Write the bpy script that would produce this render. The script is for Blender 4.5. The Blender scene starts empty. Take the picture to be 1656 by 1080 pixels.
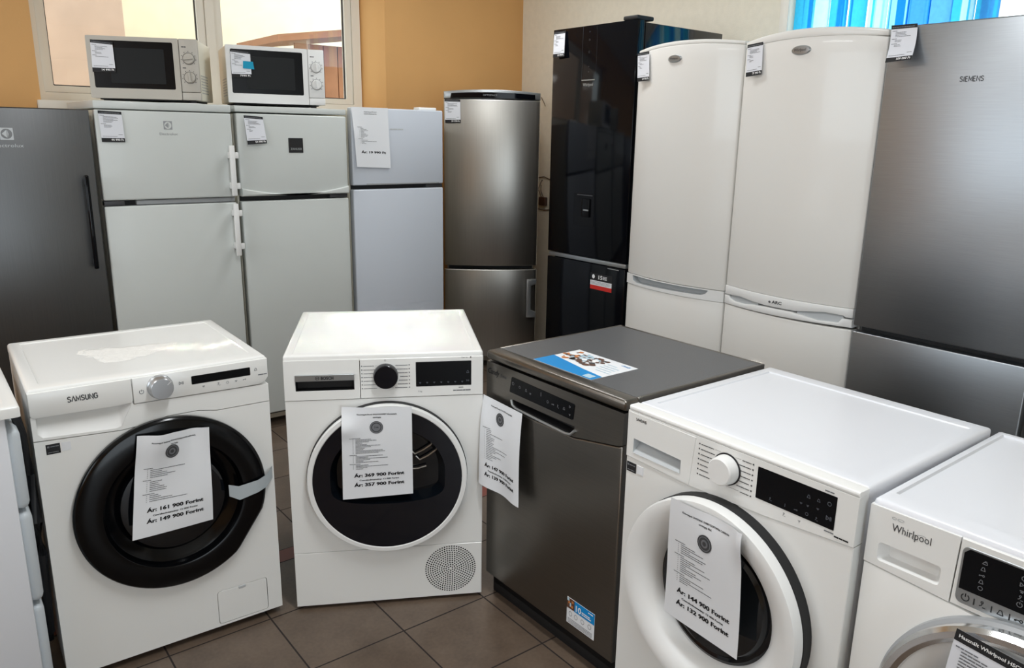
import bpy, bmesh, math, random
from mathutils import Vector, Matrix
random.seed(7)
SC = bpy.context.scene
COL = SC.collection
PI = math.pi
R = math.radians

# ------------------------------------------------------------------ camera
F_PX = 1259.581
cd = bpy.data.cameras.new('camera')
cam = bpy.data.objects.new('camera', cd)
COL.objects.link(cam)
cd.sensor_fit = 'HORIZONTAL'
cd.sensor_width = 36.0
cd.lens = 36.0 * F_PX / 1656.0
cd.shift_x = -12.676 / 1656.0
cd.shift_y = 3.803 / 1656.0
rt = Vector((0.78502286, -0.61919418, 0.01837605))
up = Vector((0.14013495, 0.20640397, 0.96837988))
fw = Vector((0.60340808, 0.75762522, -0.24880258))
cam.matrix_world = Matrix(((rt.x, up.x, -fw.x, 0.0), (rt.y, up.y, -fw.y, 0.0), (rt.z, up.z, -fw.z, 1.49008), (0, 0, 0, 1)))
cd.clip_start = 0.05
cd.clip_end = 100
SC.camera = cam

# ------------------------------------------------------------------ exposure, sky, daylight
SC.view_settings.view_transform = 'Standard'
SC.view_settings.look = 'None'
SC.view_settings.gamma = 1.0
SC.view_settings.use_curve_mapping = False
SC.view_settings.exposure = 0.08
SKY = 3.3
w = bpy.data.worlds.new('sky')
SC.world = w
w.use_nodes = True
w.node_tree.nodes['Background'].inputs['Color'].default_value = (0.84, 0.93, 1.0, 1)
w.node_tree.nodes['Background'].inputs['Strength'].default_value = SKY


def add_portal(name, loc, rot, sx, sy):
    l = bpy.data.lights.new(name, 'AREA')
    l.shape = 'RECTANGLE'; l.size = sx; l.size_y = sy
    l.cycles.is_portal = True
    o = bpy.data.objects.new(name, l); COL.objects.link(o)
    o.location = loc; o.rotation_euler = rot
    return o


def add_area(name, loc, rot, sx, sy, energy, color):
    l = bpy.data.lights.new(name, 'AREA')
    l.shape = 'RECTANGLE'; l.size = sx; l.size_y = sy
    l.energy = energy; l.color = color
    o = bpy.data.objects.new(name, l); COL.objects.link(o)
    o.location = loc; o.rotation_euler = rot
    return o


WX, WY, CEIL = 3.640, 4.602, 2.85          # right wall, back wall, ceiling
LX, FY = -2.6, -3.2                        # left wall, shop front
add_portal('back_window_daylight', (1.55, WY + 0.29, 2.1), (R(-90), 0, 0), 1.7, 1.0)
add_portal('right_window_daylight', (WX + 0.25, 1.55, 1.72), (0, R(90), 0), 1.6, 1.7)
add_portal('added_front_opening_daylight', (-0.1, FY - 0.1, 1.15), (R(90), 0, 0), 2.2, 2.2)  # unseen front opening, added for soft daylight from behind the camera
add_portal('assumed_left_window_daylight', (LX - 0.1, 1.95, 1.75), (0, R(-90), 0), 1.4, 3.5)  # assumed left window, unseen, added to light the fronts facing it
for lx_, ly_, le_ in ((0.92, 1.00, 31.0), (-0.9, 2.7, 17.0), (2.4, 3.1, 18.0)):
    add_area('added_fill_light', (lx_, ly_, CEIL - 0.075), (0, 0, 0), 0.22, 1.2, le_, (0.95, 0.98, 1.0))  # added fill lamps, unseen, placed to brighten fronts, tops and corner walls


# two narrow area lamps in added wall slits, standing in for assumed low sun
for sy_, ty_, en_ in ((3.80, (0.98, 2.262, 0.85), 0.45), (4.16, (1.24, 2.492, 0.85), 1.2)):
    p0_ = Vector((LX - 0.02, sy_ + 0.01, 1.93)); d_ = Vector(ty_) - p0_
    sl_ = add_area('added_sun_streak_lamp', p0_, (0, 0, 0), 0.018, 0.21, en_, (1.0, 0.93, 0.78))
    sl_.rotation_euler = d_.to_track_quat('-Z', 'Y').to_euler()
    sl_.data.spread = R(1.2)


# ------------------------------------------------------------------ materials
def lin(c):
    c = c / 255.0
    return c / 12.92 if c <= 0.04045 else ((c + 0.055) / 1.055) ** 2.4


def rgb(r, g, b):
    return (lin(r), lin(g), lin(b), 1.0)


MATS = {}


def mat(name, col, rough=0.5, metal=0.0, coat=0.0, spec=0.5, alpha=None, trans=0.0, noise=0.0, nscale=40.0, bump=0.0, bscale=200.0,
        stretch=None, rnoise=0.0, emit=None):
    m = bpy.data.materials.new(name)
    m.use_nodes = True
    nt = m.node_tree
    b = nt.nodes['Principled BSDF']
    b.inputs['Base Color'].default_value = col
    b.inputs['Roughness'].default_value = rough
    b.inputs['Metallic'].default_value = metal
    b.inputs['Coat Weight'].default_value = coat
    b.inputs['Coat Roughness'].default_value = 0.05
    b.inputs['Specular IOR Level'].default_value = spec
    b.inputs['Transmission Weight'].default_value = trans
    if emit:
        b.inputs['Emission Color'].default_value = col
        b.inputs['Emission Strength'].default_value = emit
    tc = None
    if noise or bump or rnoise:
        tc = nt.nodes.new('ShaderNodeTexCoord')
        mp = nt.nodes.new('ShaderNodeMapping')
        nt.links.new(tc.outputs['Object'], mp.inputs['Vector'])
        if stretch:
            mp.inputs['Scale'].default_value = stretch
    if noise:
        n = nt.nodes.new('ShaderNodeTexNoise'); n.inputs['Scale'].default_value = nscale; n.inputs['Detail'].default_value = 3
        nt.links.new(mp.outputs[0], n.inputs['Vector'])
        r = nt.nodes.new('ShaderNodeMapRange')
        r.inputs['From Min'].default_value = 0.3; r.inputs['From Max'].default_value = 0.7
        r.inputs['To Min'].default_value = 1 - noise; r.inputs['To Max'].default_value = 1 + noise
        nt.links.new(n.outputs['Fac'], r.inputs['Value'])
        mx = nt.nodes.new('ShaderNodeVectorMath'); mx.operation = 'SCALE'
        mx.inputs[0].default_value = col[:3]
        nt.links.new(r.outputs[0], mx.inputs['Scale'])
        nt.links.new(mx.outputs[0], b.inputs['Base Color'])
    if rnoise:
        n = nt.nodes.new('ShaderNodeTexNoise'); n.inputs['Scale'].default_value = nscale; n.inputs['Detail'].default_value = 2
        nt.links.new(mp.outputs[0], n.inputs['Vector'])
        r = nt.nodes.new('ShaderNodeMapRange')
        r.inputs['To Min'].default_value = max(0.02, rough - rnoise); r.inputs['To Max'].default_value = rough + rnoise
        nt.links.new(n.outputs['Fac'], r.inputs['Value'])
        nt.links.new(r.outputs[0], b.inputs['Roughness'])
    if bump:
        n = nt.nodes.new('ShaderNodeTexNoise'); n.inputs['Scale'].default_value = bscale; n.inputs['Detail'].default_value = 4
        nt.links.new(mp.outputs[0], n.inputs['Vector'])
        bp = nt.nodes.new('ShaderNodeBump'); bp.inputs['Strength'].default_value = bump; bp.inputs['Distance'].default_value = 0.002
        nt.links.new(n.outputs['Fac'], bp.inputs['Height'])
        nt.links.new(bp.outputs[0], b.inputs['Normal'])
    MATS[name] = m
    return m


M_WHITE = mat('white_enamel', rgb(233, 233, 230), 0.30, coat=0.25, spec=0.5)
M_WHITE2 = mat('white_plastic', rgb(230, 230, 228), 0.38)
M_COOLW = mat('cool_white_enamel', rgb(224, 226, 231), 0.34, coat=0.15)
M_OLDW = mat('older_white_enamel', rgb(202, 206, 203), 0.34, coat=0.1, noise=0.012, nscale=3)
M_BLUEW = mat('bluish_white_enamel', rgb(202, 208, 217), 0.36, coat=0.1)
M_WARMW = mat('warm_white_enamel', rgb(230, 228, 223), 0.30, coat=0.25)
M_BEIGE = mat('beige_white_plastic', rgb(222, 217, 200), 0.42)
M_SILVW = mat('silver_grey_plastic', rgb(186, 181, 171), 0.42)
M_GREYP = mat('grey_plastic', rgb(150, 152, 154), 0.45)
M_SCOOP = mat('pale_grey_plastic', rgb(186, 190, 192), 0.4)
M_DARKP = mat('dark_grey_plastic', rgb(58, 59, 62), 0.45)
M_BLACK = mat('black_gloss', rgb(6, 8, 13), 0.08, spec=0.22)
M_DISP = mat('black_display_panel', rgb(6, 7, 10), 0.25, spec=0.2)
M_BLACKD = mat('black_door_gloss', rgb(5, 6, 8), 0.16, spec=0.3)
M_BLACKM = mat('black_matt', rgb(16, 16, 18), 0.6)
M_NAVYG = mat('dark_navy_glass', rgb(7, 11, 20), 0.08, spec=0.5, coat=0.2)
M_BOWL = mat('dark_bowl_glass', rgb(11, 15, 20), 0.07, spec=0.5, coat=0.2)
M_GAP = mat('shadow_gap_rubber', rgb(40, 41, 43), 0.7)
M_STEEL = mat('brushed_steel', rgb(172, 169, 163), 0.33, metal=1.0, noise=0.05, nscale=6, stretch=(60, 60, 0.6), rnoise=0.03)
M_STEELD = mat('dark_brushed_steel', rgb(160, 164, 168), 0.36, metal=1.0, noise=0.04, nscale=6, stretch=(1.5, 60, 60), rnoise=0.03)
M_STEELS = mat('grey_brushed_steel', rgb(104, 105, 106), 0.38, metal=1.0, noise=0.05, nscale=6, stretch=(60, 60, 0.6), rnoise=0.03)
M_STEELC = mat('dishwasher_steel', rgb(122, 118, 112), 0.32, metal=1.0, noise=0.05, nscale=6, stretch=(0.8, 60, 60), rnoise=0.03)
M_LAMIN = mat('grey_speckled_laminate', rgb(84, 85, 87), 0.42, noise=0.13, nscale=320, coat=0.05)
M_CHROME = mat('chrome', rgb(225, 225, 225), 0.16, metal=1.0)
M_SILVER = mat('silver_trim', rgb(170, 174, 176), 0.3, metal=0.8)
M_DIALMET = mat('brushed_dial_metal', rgb(186, 188, 191), 0.34, metal=0.9)
M_PAPER = mat('paper', rgb(226, 228, 231), 0.7)
M_CARD = mat('laminated_card', rgb(224, 226, 232), 0.3, coat=0.3)
M_INK = mat('black_ink', rgb(22, 22, 25), 0.7)
M_GREYINK = mat('grey_ink', rgb(112, 114, 118), 0.7)
M_SPRINT = mat('small_print_ink', rgb(96, 97, 100), 0.7)
M_SEAL = mat('seal_grey', rgb(62, 62, 64), 0.7)
M_WHITEINK = mat('white_ink', rgb(238, 238, 238), 0.6)
M_DIMINK = mat('dim_icon_grey', rgb(84, 88, 96), 0.5)
M_BLUE = mat('blue_print', rgb(0, 136, 205), 0.4)
M_CYAN = mat('cyan_note', rgb(0, 152, 190), 0.7)
M_RED = mat('red_print', rgb(200, 38, 30), 0.5)
M_ORANGE = mat('orange_print', rgb(196, 120, 60), 0.5)
M_BROWN = mat('brown_print', rgb(92, 60, 44), 0.5)
M_PALEB = mat('pale_blue_print', rgb(178, 206, 220), 0.5)
M_TAPE = mat('grey_translucent_tape', rgb(176, 184, 188), 0.35)
M_FRAME = mat('window_frame_plastic', rgb(232, 226, 214), 0.4)
M_SEALD = mat('window_gasket', rgb(52, 50, 50), 0.6)
M_HOSE = mat('hose_rubber', rgb(22, 23, 26), 0.5)
M_BULGE = mat('grey_white_bulge_plastic', rgb(196, 202, 206), 0.35)
M_FOAM = mat('white_foam', rgb(238, 238, 236), 0.9)
M_DUST = mat('soap_residue', rgb(232, 231, 227), 0.8, bump=1.0, bscale=120, noise=0.03, nscale=60)
M_WIRE = mat('brown_wire', rgb(70, 44, 32), 0.5)

M_OCHRE = mat('ochre_wall_paint', rgb(219, 169, 108), 0.75, noise=0.035, nscale=2.2, bump=0.15, bscale=120)
M_CREAM = mat('cream_plaster', rgb(234, 226, 208), 0.85, noise=0.03, nscale=25, bump=0.7, bscale=260)
M_CEIL = mat('ceiling_paint', rgb(238, 234, 226), 0.85, noise=0.02, nscale=3)
M_EXTW = mat('sunny_cream_render', rgb(240, 226, 196), 0.9, noise=0.05, nscale=5)
M_EXTP = mat('pink_shade_render', rgb(188, 160, 140), 0.9, noise=0.10, nscale=3)  # pinkish tone holds the shade on the wall across the yard
M_EXTB = mat('brown_boards', rgb(150, 104, 74), 0.9, noise=0.12, nscale=6)
M_EXTG = mat('pale_yard', rgb(170, 165, 150), 0.9, noise=0.08, nscale=4)
M_GREEN = mat('yard_green', rgb(120, 140, 90), 0.9, noise=0.2, nscale=12)


def floor_material():
    m = bpy.data.materials.new('brown_floor_tiles'); m.use_nodes = True
    nt = m.node_tree; N = nt.nodes; L = nt.links
    b = N['Principled BSDF']
    g = N.new('ShaderNodeNewGeometry'); s = N.new('ShaderNodeSeparateXYZ'); L.new(g.outputs['Position'], s.inputs[0])

    def mth(op, a, c=None, d=None):
        n = N.new('ShaderNodeMath'); n.operation = op
        for i, v in enumerate((a, c, d)):
            if v is None: continue
            if isinstance(v, (int, float)): n.inputs[i].default_value = v
            else: L.new(v, n.inputs[i])
        return n.outputs[0]
    X, Y = s.outputs[0], s.outputs[1]
    beyond = mth('GREATER_THAN', Y, 2.551)
    Ys = mth('SUBTRACT', Y, mth('MULTIPLY', beyond, 0.081))
    tx = mth('DIVIDE', mth('SUBTRACT', X, 1.046), 0.304)
    ty = mth('DIVIDE', mth('SUBTRACT', Ys, 1.862), 0.304)
    dx = mth('ABSOLUTE', mth('SUBTRACT', mth('FRACT', mth('ADD', tx, 0.5)), 0.5))
    dy = mth('ABSOLUTE', mth('SUBTRACT', mth('FRACT', mth('ADD', ty, 0.5)), 0.5))
    dmin = mth('MINIMUM', dx, dy)
    band = mth('MULTIPLY', mth('GREATER_THAN', Y, 2.470), mth('LESS_THAN', Y, 2.551))
    grout = mth('LESS_THAN', dmin, 0.0085)
    cx = N.new('ShaderNodeCombineXYZ'); L.new(mth('FLOOR', tx), cx.inputs[0]); L.new(mth('FLOOR', ty), cx.inputs[1])
    wn = N.new('ShaderNodeTexWhiteNoise'); L.new(cx.outputs[0], wn.inputs['Vector'])
    n1 = N.new('ShaderNodeTexNoise'); n1.inputs['Scale'].default_value = 9; n1.inputs['Detail'].default_value = 6; L.new(g.outputs['Position'], n1.inputs['Vector'])
    n2 = N.new('ShaderNodeTexNoise'); n2.inputs['Scale'].default_value = 90; n2.inputs['Detail'].default_value = 3; L.new(g.outputs['Position'], n2.inputs['Vector'])
    f = mth('ADD', mth('MULTIPLY', n1.outputs['Fac'], 0.55), mth('ADD', mth('MULTIPLY', n2.outputs['Fac'], 0.3), mth('MULTIPLY', wn.outputs['Value'], 0.12)))
    cr = N.new('ShaderNodeValToRGB')
    cr.color_ramp.elements[0].position = 0.3; cr.color_ramp.elements[0].color = rgb(84, 70, 59)
    cr.color_ramp.elements[1].position = 0.72; cr.color_ramp.elements[1].color = rgb(114, 98, 84)
    L.new(f, cr.inputs[0])
    mb = N.new('ShaderNodeMix'); mb.data_type = 'RGBA'; L.new(band, mb.inputs[0]); L.new(cr.outputs[0], mb.inputs[6]); mb.inputs[7].default_value = rgb(128, 60, 48)
    mg = N.new('ShaderNodeMix'); mg.data_type = 'RGBA'; L.new(grout, mg.inputs[0]); L.new(mb.outputs[2], mg.inputs[6]); mg.inputs[7].default_value = rgb(34, 27, 24)
    L.new(mg.outputs[2], b.inputs['Base Color'])
    L.new(mth('ADD', mth('MULTIPLY', grout, 0.5), mth('ADD', 0.22, mth('MULTIPLY', n1.outputs['Fac'], 0.2))), b.inputs['Roughness'])
    bp = N.new('ShaderNodeBump'); bp.inputs['Strength'].default_value = 0.25; bp.inputs['Distance'].default_value = 0.002
    L.new(mth('SUBTRACT', mth('MULTIPLY', n2.outputs['Fac'], 0.15), grout), bp.inputs['Height']); L.new(bp.outputs[0], b.inputs['Normal'])
    return m


def glass_material(name='clear_window_glass'):
    m = bpy.data.materials.new(name); m.use_nodes = True
    nt = m.node_tree; N = nt.nodes; L = nt.links
    out = N['Material Output']; N.remove(N['Principled BSDF'])
    t = N.new('ShaderNodeBsdfTransparent'); t.inputs[0].default_value = (0.95, 0.97, 0.95, 1)
    gl = N.new('ShaderNodeBsdfGlossy'); gl.inputs['Roughness'].default_value = 0.02
    mx = N.new('ShaderNodeMixShader'); mx.inputs[0].default_value = 0.06
    L.new(t.outputs[0], mx.inputs[1]); L.new(gl.outputs[0], mx.inputs[2]); L.new(mx.outputs[0], out.inputs[0])
    return m


def vane_material(name, col, streak, seed):
    """translucent woven blind fabric with vertical dyed streaks"""
    m = bpy.data.materials.new(name); m.use_nodes = True
    nt = m.node_tree; N = nt.nodes; L = nt.links
    out = N['Material Output']; N.remove(N['Principled BSDF'])
    tc = N.new('ShaderNodeTexCoord'); mp = N.new('ShaderNodeMapping'); L.new(tc.outputs['Object'], mp.inputs[0])
    mp.inputs['Scale'].default_value = (30, 30, 0.25); mp.inputs['Location'].default_value = (seed * 3.7, seed * 1.9, seed)
    n = N.new('ShaderNodeTexNoise'); n.inputs['Scale'].default_value = 1.1; n.inputs['Detail'].default_value = 1.0; L.new(mp.outputs[0], n.inputs['Vector'])
    cr = N.new('ShaderNodeValToRGB'); cr.color_ramp.elements[0].position = 0.53; cr.color_ramp.elements[1].position = 0.60
    cr.color_ramp.elements[0].color = col; cr.color_ramp.elements[1].color = streak
    L.new(n.outputs['Fac'], cr.inputs[0])
    n2 = N.new('ShaderNodeTexNoise'); n2.inputs['Scale'].default_value = 60; L.new(tc.outputs['Object'], n2.inputs['Vector'])
    r = N.new('ShaderNodeMapRange'); r.inputs['To Min'].default_value = 0.86; r.inputs['To Max'].default_value = 1.14; L.new(n2.outputs['Fac'], r.inputs['Value'])
    sc = N.new('ShaderNodeVectorMath'); sc.operation = 'SCALE'; L.new(cr.outputs[0], sc.inputs[0]); L.new(r.outputs[0], sc.inputs['Scale'])
    d = N.new('ShaderNodeBsdfDiffuse'); t = N.new('ShaderNodeBsdfTranslucent')
    L.new(sc.outputs[0], d.inputs[0]); L.new(sc.outputs[0], t.inputs[0])
    mx = N.new('ShaderNodeMixShader'); mx.inputs[0].default_value = 0.72
    L.new(d.outputs[0], mx.inputs[1]); L.new(t.outputs[0], mx.inputs[2]); L.new(mx.outputs[0], out.inputs[0])
    return m


# ------------------------------------------------------------------ mesh helpers
class MB:
    def __init__(self):
        self.bm = bmesh.new()

    def _merge(self, tmp):
        me = bpy.data.meshes.new('tmp'); tmp.to_mesh(me); tmp.free()
        self.bm.from_mesh(me); bpy.data.meshes.remove(me)

    def box(self, x0, x1, y0, y1, z0, z1, b=0.0, seg=2):
        t = bmesh.new()
        bmesh.ops.create_cube(t, size=1)
        for v in t.verts:
            v.co = Vector(((x0 + x1) / 2 + v.co.x * (x1 - x0), (y0 + y1) / 2 + v.co.y * (y1 - y0), (z0 + z1) / 2 + v.co.z * (z1 - z0)))
        if b > 0:
            b = min(b, 0.49 * min(x1 - x0, y1 - y0, z1 - z0))
            bmesh.ops.bevel(t, geom=t.edges[:], offset=b, segments=seg, affect='EDGES', profile=0.5)
        self._merge(t)
        return self

    def tray(self, x0, x1, y0, y1, z0, z1, b, rim_side, rim_front, rim_back, dep, seg=3):
        """slab whose top has a slightly sunken inner field"""
        t = bmesh.new()
        bmesh.ops.create_cube(t, size=1)
        for v in t.verts:
            v.co = Vector(((x0 + x1) / 2 + v.co.x * (x1 - x0), (y0 + y1) / 2 + v.co.y * (y1 - y0), (z0 + z1) / 2 + v.co.z * (z1 - z0)))
        bmesh.ops.bevel(t, geom=[e for e in t.edges if max(v.co.z for v in e.verts) > z0 + 1e-6], offset=b, segments=seg, affect='EDGES', profile=0.5)
        t.faces.ensure_lookup_table()
        f = max((f for f in t.faces if f.normal.z > 0.99), key=lambda f: f.calc_area())
        r = bmesh.ops.inset_region(t, faces=[f], thickness=0.01)
        for v in f.verts:
            v.co.x = x0 + rim_side if v.co.x < (x0 + x1) / 2 else x1 - rim_side
            v.co.y = y0 + rim_front if v.co.y < (y0 + y1) / 2 else y1 - rim_back
        r = bmesh.ops.inset_region(t, faces=[f], thickness=0.004)
        for v in f.verts:
            v.co.z -= dep
        self._merge(t)
        return self

    def prism(self, pts, y0, y1, b=0.0, seg=2):
        """polygon in (x, z) extruded along y; front edge (y0) bevelled"""
        t = bmesh.new()
        fr = [t.verts.new((x, y0, z)) for x, z in pts]
        bk = [t.verts.new((x, y1, z)) for x, z in pts]
        n = len(pts)
        f = t.faces.new(fr); t.faces.new(bk[::-1])
        for i in range(n):
            t.faces.new((fr[i], bk[i], bk[(i + 1) % n], fr[(i + 1) % n]))
        bmesh.ops.recalc_face_normals(t, faces=t.faces[:])
        if b > 0:
            bmesh.ops.bevel(t, geom=list(f.edges), offset=b, segments=seg, affect='EDGES', profile=0.5)
        self._merge(t)
        return self

    def prism_z(self, pts, z0, z1, b=0.0, seg=2):
        """polygon in (x, y) extruded along z"""
        t = bmesh.new()
        lo = [t.verts.new((x, y, z0)) for x, y in pts]
        hi = [t.verts.new((x, y, z1)) for x, y in pts]
        n = len(pts)
        t.faces.new(lo); f = t.faces.new(hi)
        for i in range(n):
            t.faces.new((lo[i], lo[(i + 1) % n], hi[(i + 1) % n], hi[i]))
        bmesh.ops.recalc_face_normals(t, faces=t.faces[:])
        if b > 0:
            bmesh.ops.bevel(t, geom=list(f.edges), offset=b, segments=seg, affect='EDGES', profile=0.5)
        self._merge(t)
        return self

    def plate(self, outer, holes, y0, y1):
        """flat plate in (x, z) with holes"""
        t = bmesh.new()
        loops = []
        for pts in [outer] + holes:
            vs = [t.verts.new((x, y0, z)) for x, z in pts]
            es = [t.edges.new((vs[i], vs[(i + 1) % len(vs)])) for i in range(len(vs))]
            loops.append((vs, es))
        bmesh.ops.triangle_fill(t, edges=[e for _, es in loops for e in es], use_beauty=True)
        for vs, es in loops:
            bk = [t.verts.new((v.co.x, y1, v.co.z)) for v in vs]
            n = len(vs)
            for i in range(n):
                t.faces.new((vs[i], vs[(i + 1) % n], bk[(i + 1) % n], bk[i]))
        bmesh.ops.recalc_face_normals(t, faces=t.faces[:])
        # make the front face towards -y
        for f in t.faces:
            if abs(f.normal.y) > 0.9 and f.normal.y > 0:
                f.normal_flip()
        self._merge(t)
        return self

    def pocket(self, pts, y0, depth, shrink=0.004):
        """inner walls and floor of a recess"""
        t = bmesh.new()
        cx = sum(p[0] for p in pts) / len(pts); cz = sum(p[1] for p in pts) / len(pts)
        a = [t.verts.new((x, y0, z)) for x, z in pts]
        k = []
        for x, z in pts:
            d = math.hypot(x - cx, z - cz) or 1
            s = max(0.0, 1 - shrink / d)
            k.append(t.verts.new((cx + (x - cx) * s, y0 + depth, cz + (z - cz) * s)))
        n = len(pts)
        for i in range(n):
            t.faces.new((a[i], k[i], k[(i + 1) % n], a[(i + 1) % n]))
        t.faces.new(k)
        self._merge(t)
        return self

    def lathe(self, prof, cx, cz, seg=72, fn=None, cap=False):
        """profile [(r, y)] spun about an axis along y through (cx, cz)"""
        t = bmesh.new()
        rings = []
        for r, y in prof:
            if r < 1e-6:
                rings.append([t.verts.new((cx, y, cz))]); continue
            ring = []
            for i in range(seg):
                a = 2 * PI * i / seg
                k = fn(a, r) if fn else 1.0
                ring.append(t.verts.new((cx + r * k * math.cos(a), y, cz + r * k * math.sin(a))))
            rings.append(ring)
        for p, q in zip(rings, rings[1:]):
            for i in range(seg):
                j = (i + 1) % seg
                if len(p) == 1 and len(q) == 1: continue
                if len(p) == 1: t.faces.new((p[0], q[j], q[i]))
                elif len(q) == 1: t.faces.new((p[i], p[j], q[0]))
                else: t.faces.new((p[i], p[j], q[j], q[i]))
        if cap:
            t.faces.new(rings[-1])
        bmesh.ops.recalc_face_normals(t, faces=t.faces[:])
        self._merge(t)
        return self

    def lathe_z(self, prof, cx, cy, seg=32):
        t = bmesh.new()
        rings = []
        for r, z in prof:
            r = max(r, 1e-4)
            rings.append([t.verts.new((cx + r * math.cos(2 * PI * i / seg), cy + r * math.sin(2 * PI * i / seg), z)) for i in range(seg)])
        for p, q in zip(rings, rings[1:]):
            for i in range(seg):
                j = (i + 1) % seg
                t.faces.new((p[i], p[j], q[j], q[i]))
        t.faces.new(rings[0]); t.faces.new(rings[-1])
        bmesh.ops.recalc_face_normals(t, faces=t.faces[:])
        self._merge(t)
        return self

    def tube(self, pts, r, seg=10):
        t = bmesh.new()
        P = [Vector(p) for p in pts]
        rings = []
        for i, p in enumerate(P):
            d = (P[min(i + 1, len(P) - 1)] - P[max(i - 1, 0)]).normalized()
            a = d.cross(Vector((0, 0, 1)))
            if a.length < 1e-3: a = d.cross(Vector((1, 0, 0)))
            a.normalize(); b = d.cross(a)
            rings.append([t.verts.new(p + r * (math.cos(2 * PI * k / seg) * a + math.sin(2 * PI * k / seg) * b)) for k in range(seg)])
        for p, q in zip(rings, rings[1:]):
            for k in range(seg):
                t.faces.new((p[k], p[(k + 1) % seg], q[(k + 1) % seg], q[k]))
        t.faces.new(rings[0][::-1]); t.faces.new(rings[-1])
        bmesh.ops.recalc_face_normals(t, faces=t.faces[:])
        self._merge(t)
        return self

    def poly(self, pts, th=0.0):
        """flat polygon(s) given as 3D points"""
        vs = [self.bm.verts.new(p) for p in pts]
        self.bm.faces.new(vs)
        return self

    def bend(self, bow, hw, n=18, arch=0.0, z0=0.0, z1=1.0):
        """bow the piece forward about its middle, arch its top"""
        xs = [-hw + 2 * hw * (i + 1) / (n + 1) for i in range(n)]
        for x in xs:
            bmesh.ops.bisect_plane(self.bm, geom=self.bm.verts[:] + self.bm.edges[:] + self.bm.faces[:], plane_co=(x, 0, 0), plane_no=(1, 0, 0))
        if arch:
            zz = z1 - 0.05
            bmesh.ops.bisect_plane(self.bm, geom=self.bm.verts[:] + self.bm.edges[:] + self.bm.faces[:], plane_co=(0, 0, zz), plane_no=(0, 0, 1))
        for v in self.bm.verts:
            k = max(0.0, 1 - (v.co.x / hw) ** 2)
            if arch and v.co.z > z1 - 0.06:
                v.co.z += arch * k * min(1.0, (v.co.z - (z1 - 0.05)) / 0.05 if v.co.z > z1 - 0.05 else 0.0)
            v.co.y -= bow * k
        return self

    def build(self, name, m, parent=None, ang=32, props=None):
        bm = self.bm
        bmesh.ops.remove_doubles(bm, verts=bm.verts[:], dist=1e-5)
        lim = R(ang)
        for f in bm.faces: f.smooth = True
        for e in bm.edges:
            if len(e.link_faces) == 2:
                e.smooth = e.calc_face_angle(0) < lim
            else:
                e.smooth = False
        me = bpy.data.meshes.new(name)
        bm.to_mesh(me); bm.free()
        me.materials.append(m)
        o = bpy.data.objects.new(name, me); COL.objects.link(o)
        if parent: o.parent = parent
        if props:
            for k, v in props.items(): o[k] = v
        return o


def rr(x0, x1, z0, z1, r, n=5):
    P = []
    for cx, cz, a0 in ((x1 - r, z1 - r, 0), (x0 + r, z1 - r, 90), (x0 + r, z0 + r, 180), (x1 - r, z0 + r, 270)):
        for i in range(n + 1):
            a = R(a0 + 90 * i / n)
            P.append((cx + r * math.cos(a), cz + r * math.sin(a)))
    return P


def circ(cx, cz, r, n=64):
    return [(cx + r * math.cos(2 * PI * i / n), cz + r * math.sin(2 * PI * i / n)) for i in range(n)]


def tag(o, label, cat, group=None):
    o['label'] = label; o['category'] = cat
    if group: o['group'] = group
    return o


def thing(name, label, cat, loc, yaw=0.0, group=None):
    o = bpy.data.objects.new(name, None); COL.objects.link(o)
    o.empty_display_size = 0.1
    o.location = loc; o.rotation_euler = (0, 0, R(yaw))
    return tag(o, label, cat, group)


def struct(o):
    o['kind'] = 'structure'
    return o


def text_geo(s, h, width=None, align='CENTER', bold=0.0, shear=0.0, space=1.0):
    """list of (verts2d, faces) of a line of type with capitals h high; origin at baseline"""
    cu = bpy.data.curves.new('type', 'FONT')
    cu.body = s; cu.size = h / 0.70; cu.align_x = align; cu.offset = bold * h; cu.shear = shear; cu.space_character = space
    cu.resolution_u = 2; cu.fill_mode = 'FRONT'
    ob = bpy.data.objects.new('type', cu)
    COL.objects.link(ob)
    dg = bpy.context.evaluated_depsgraph_get()
    me = bpy.data.meshes.new_from_object(ob.evaluated_get(dg))
    V = [(v.co.x, v.co.y) for v in me.vertices]
    F = [tuple(p.vertices) for p in me.polygons]
    bpy.data.objects.remove(ob); bpy.data.curves.remove(cu); bpy.data.meshes.remove(me)
    if width and V:
        x0 = min(v[0] for v in V); x1 = max(v[0] for v in V); k = width / (x1 - x0)
        V = [(v[0] * k, v[1]) for v in V]
    return V, F


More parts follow.
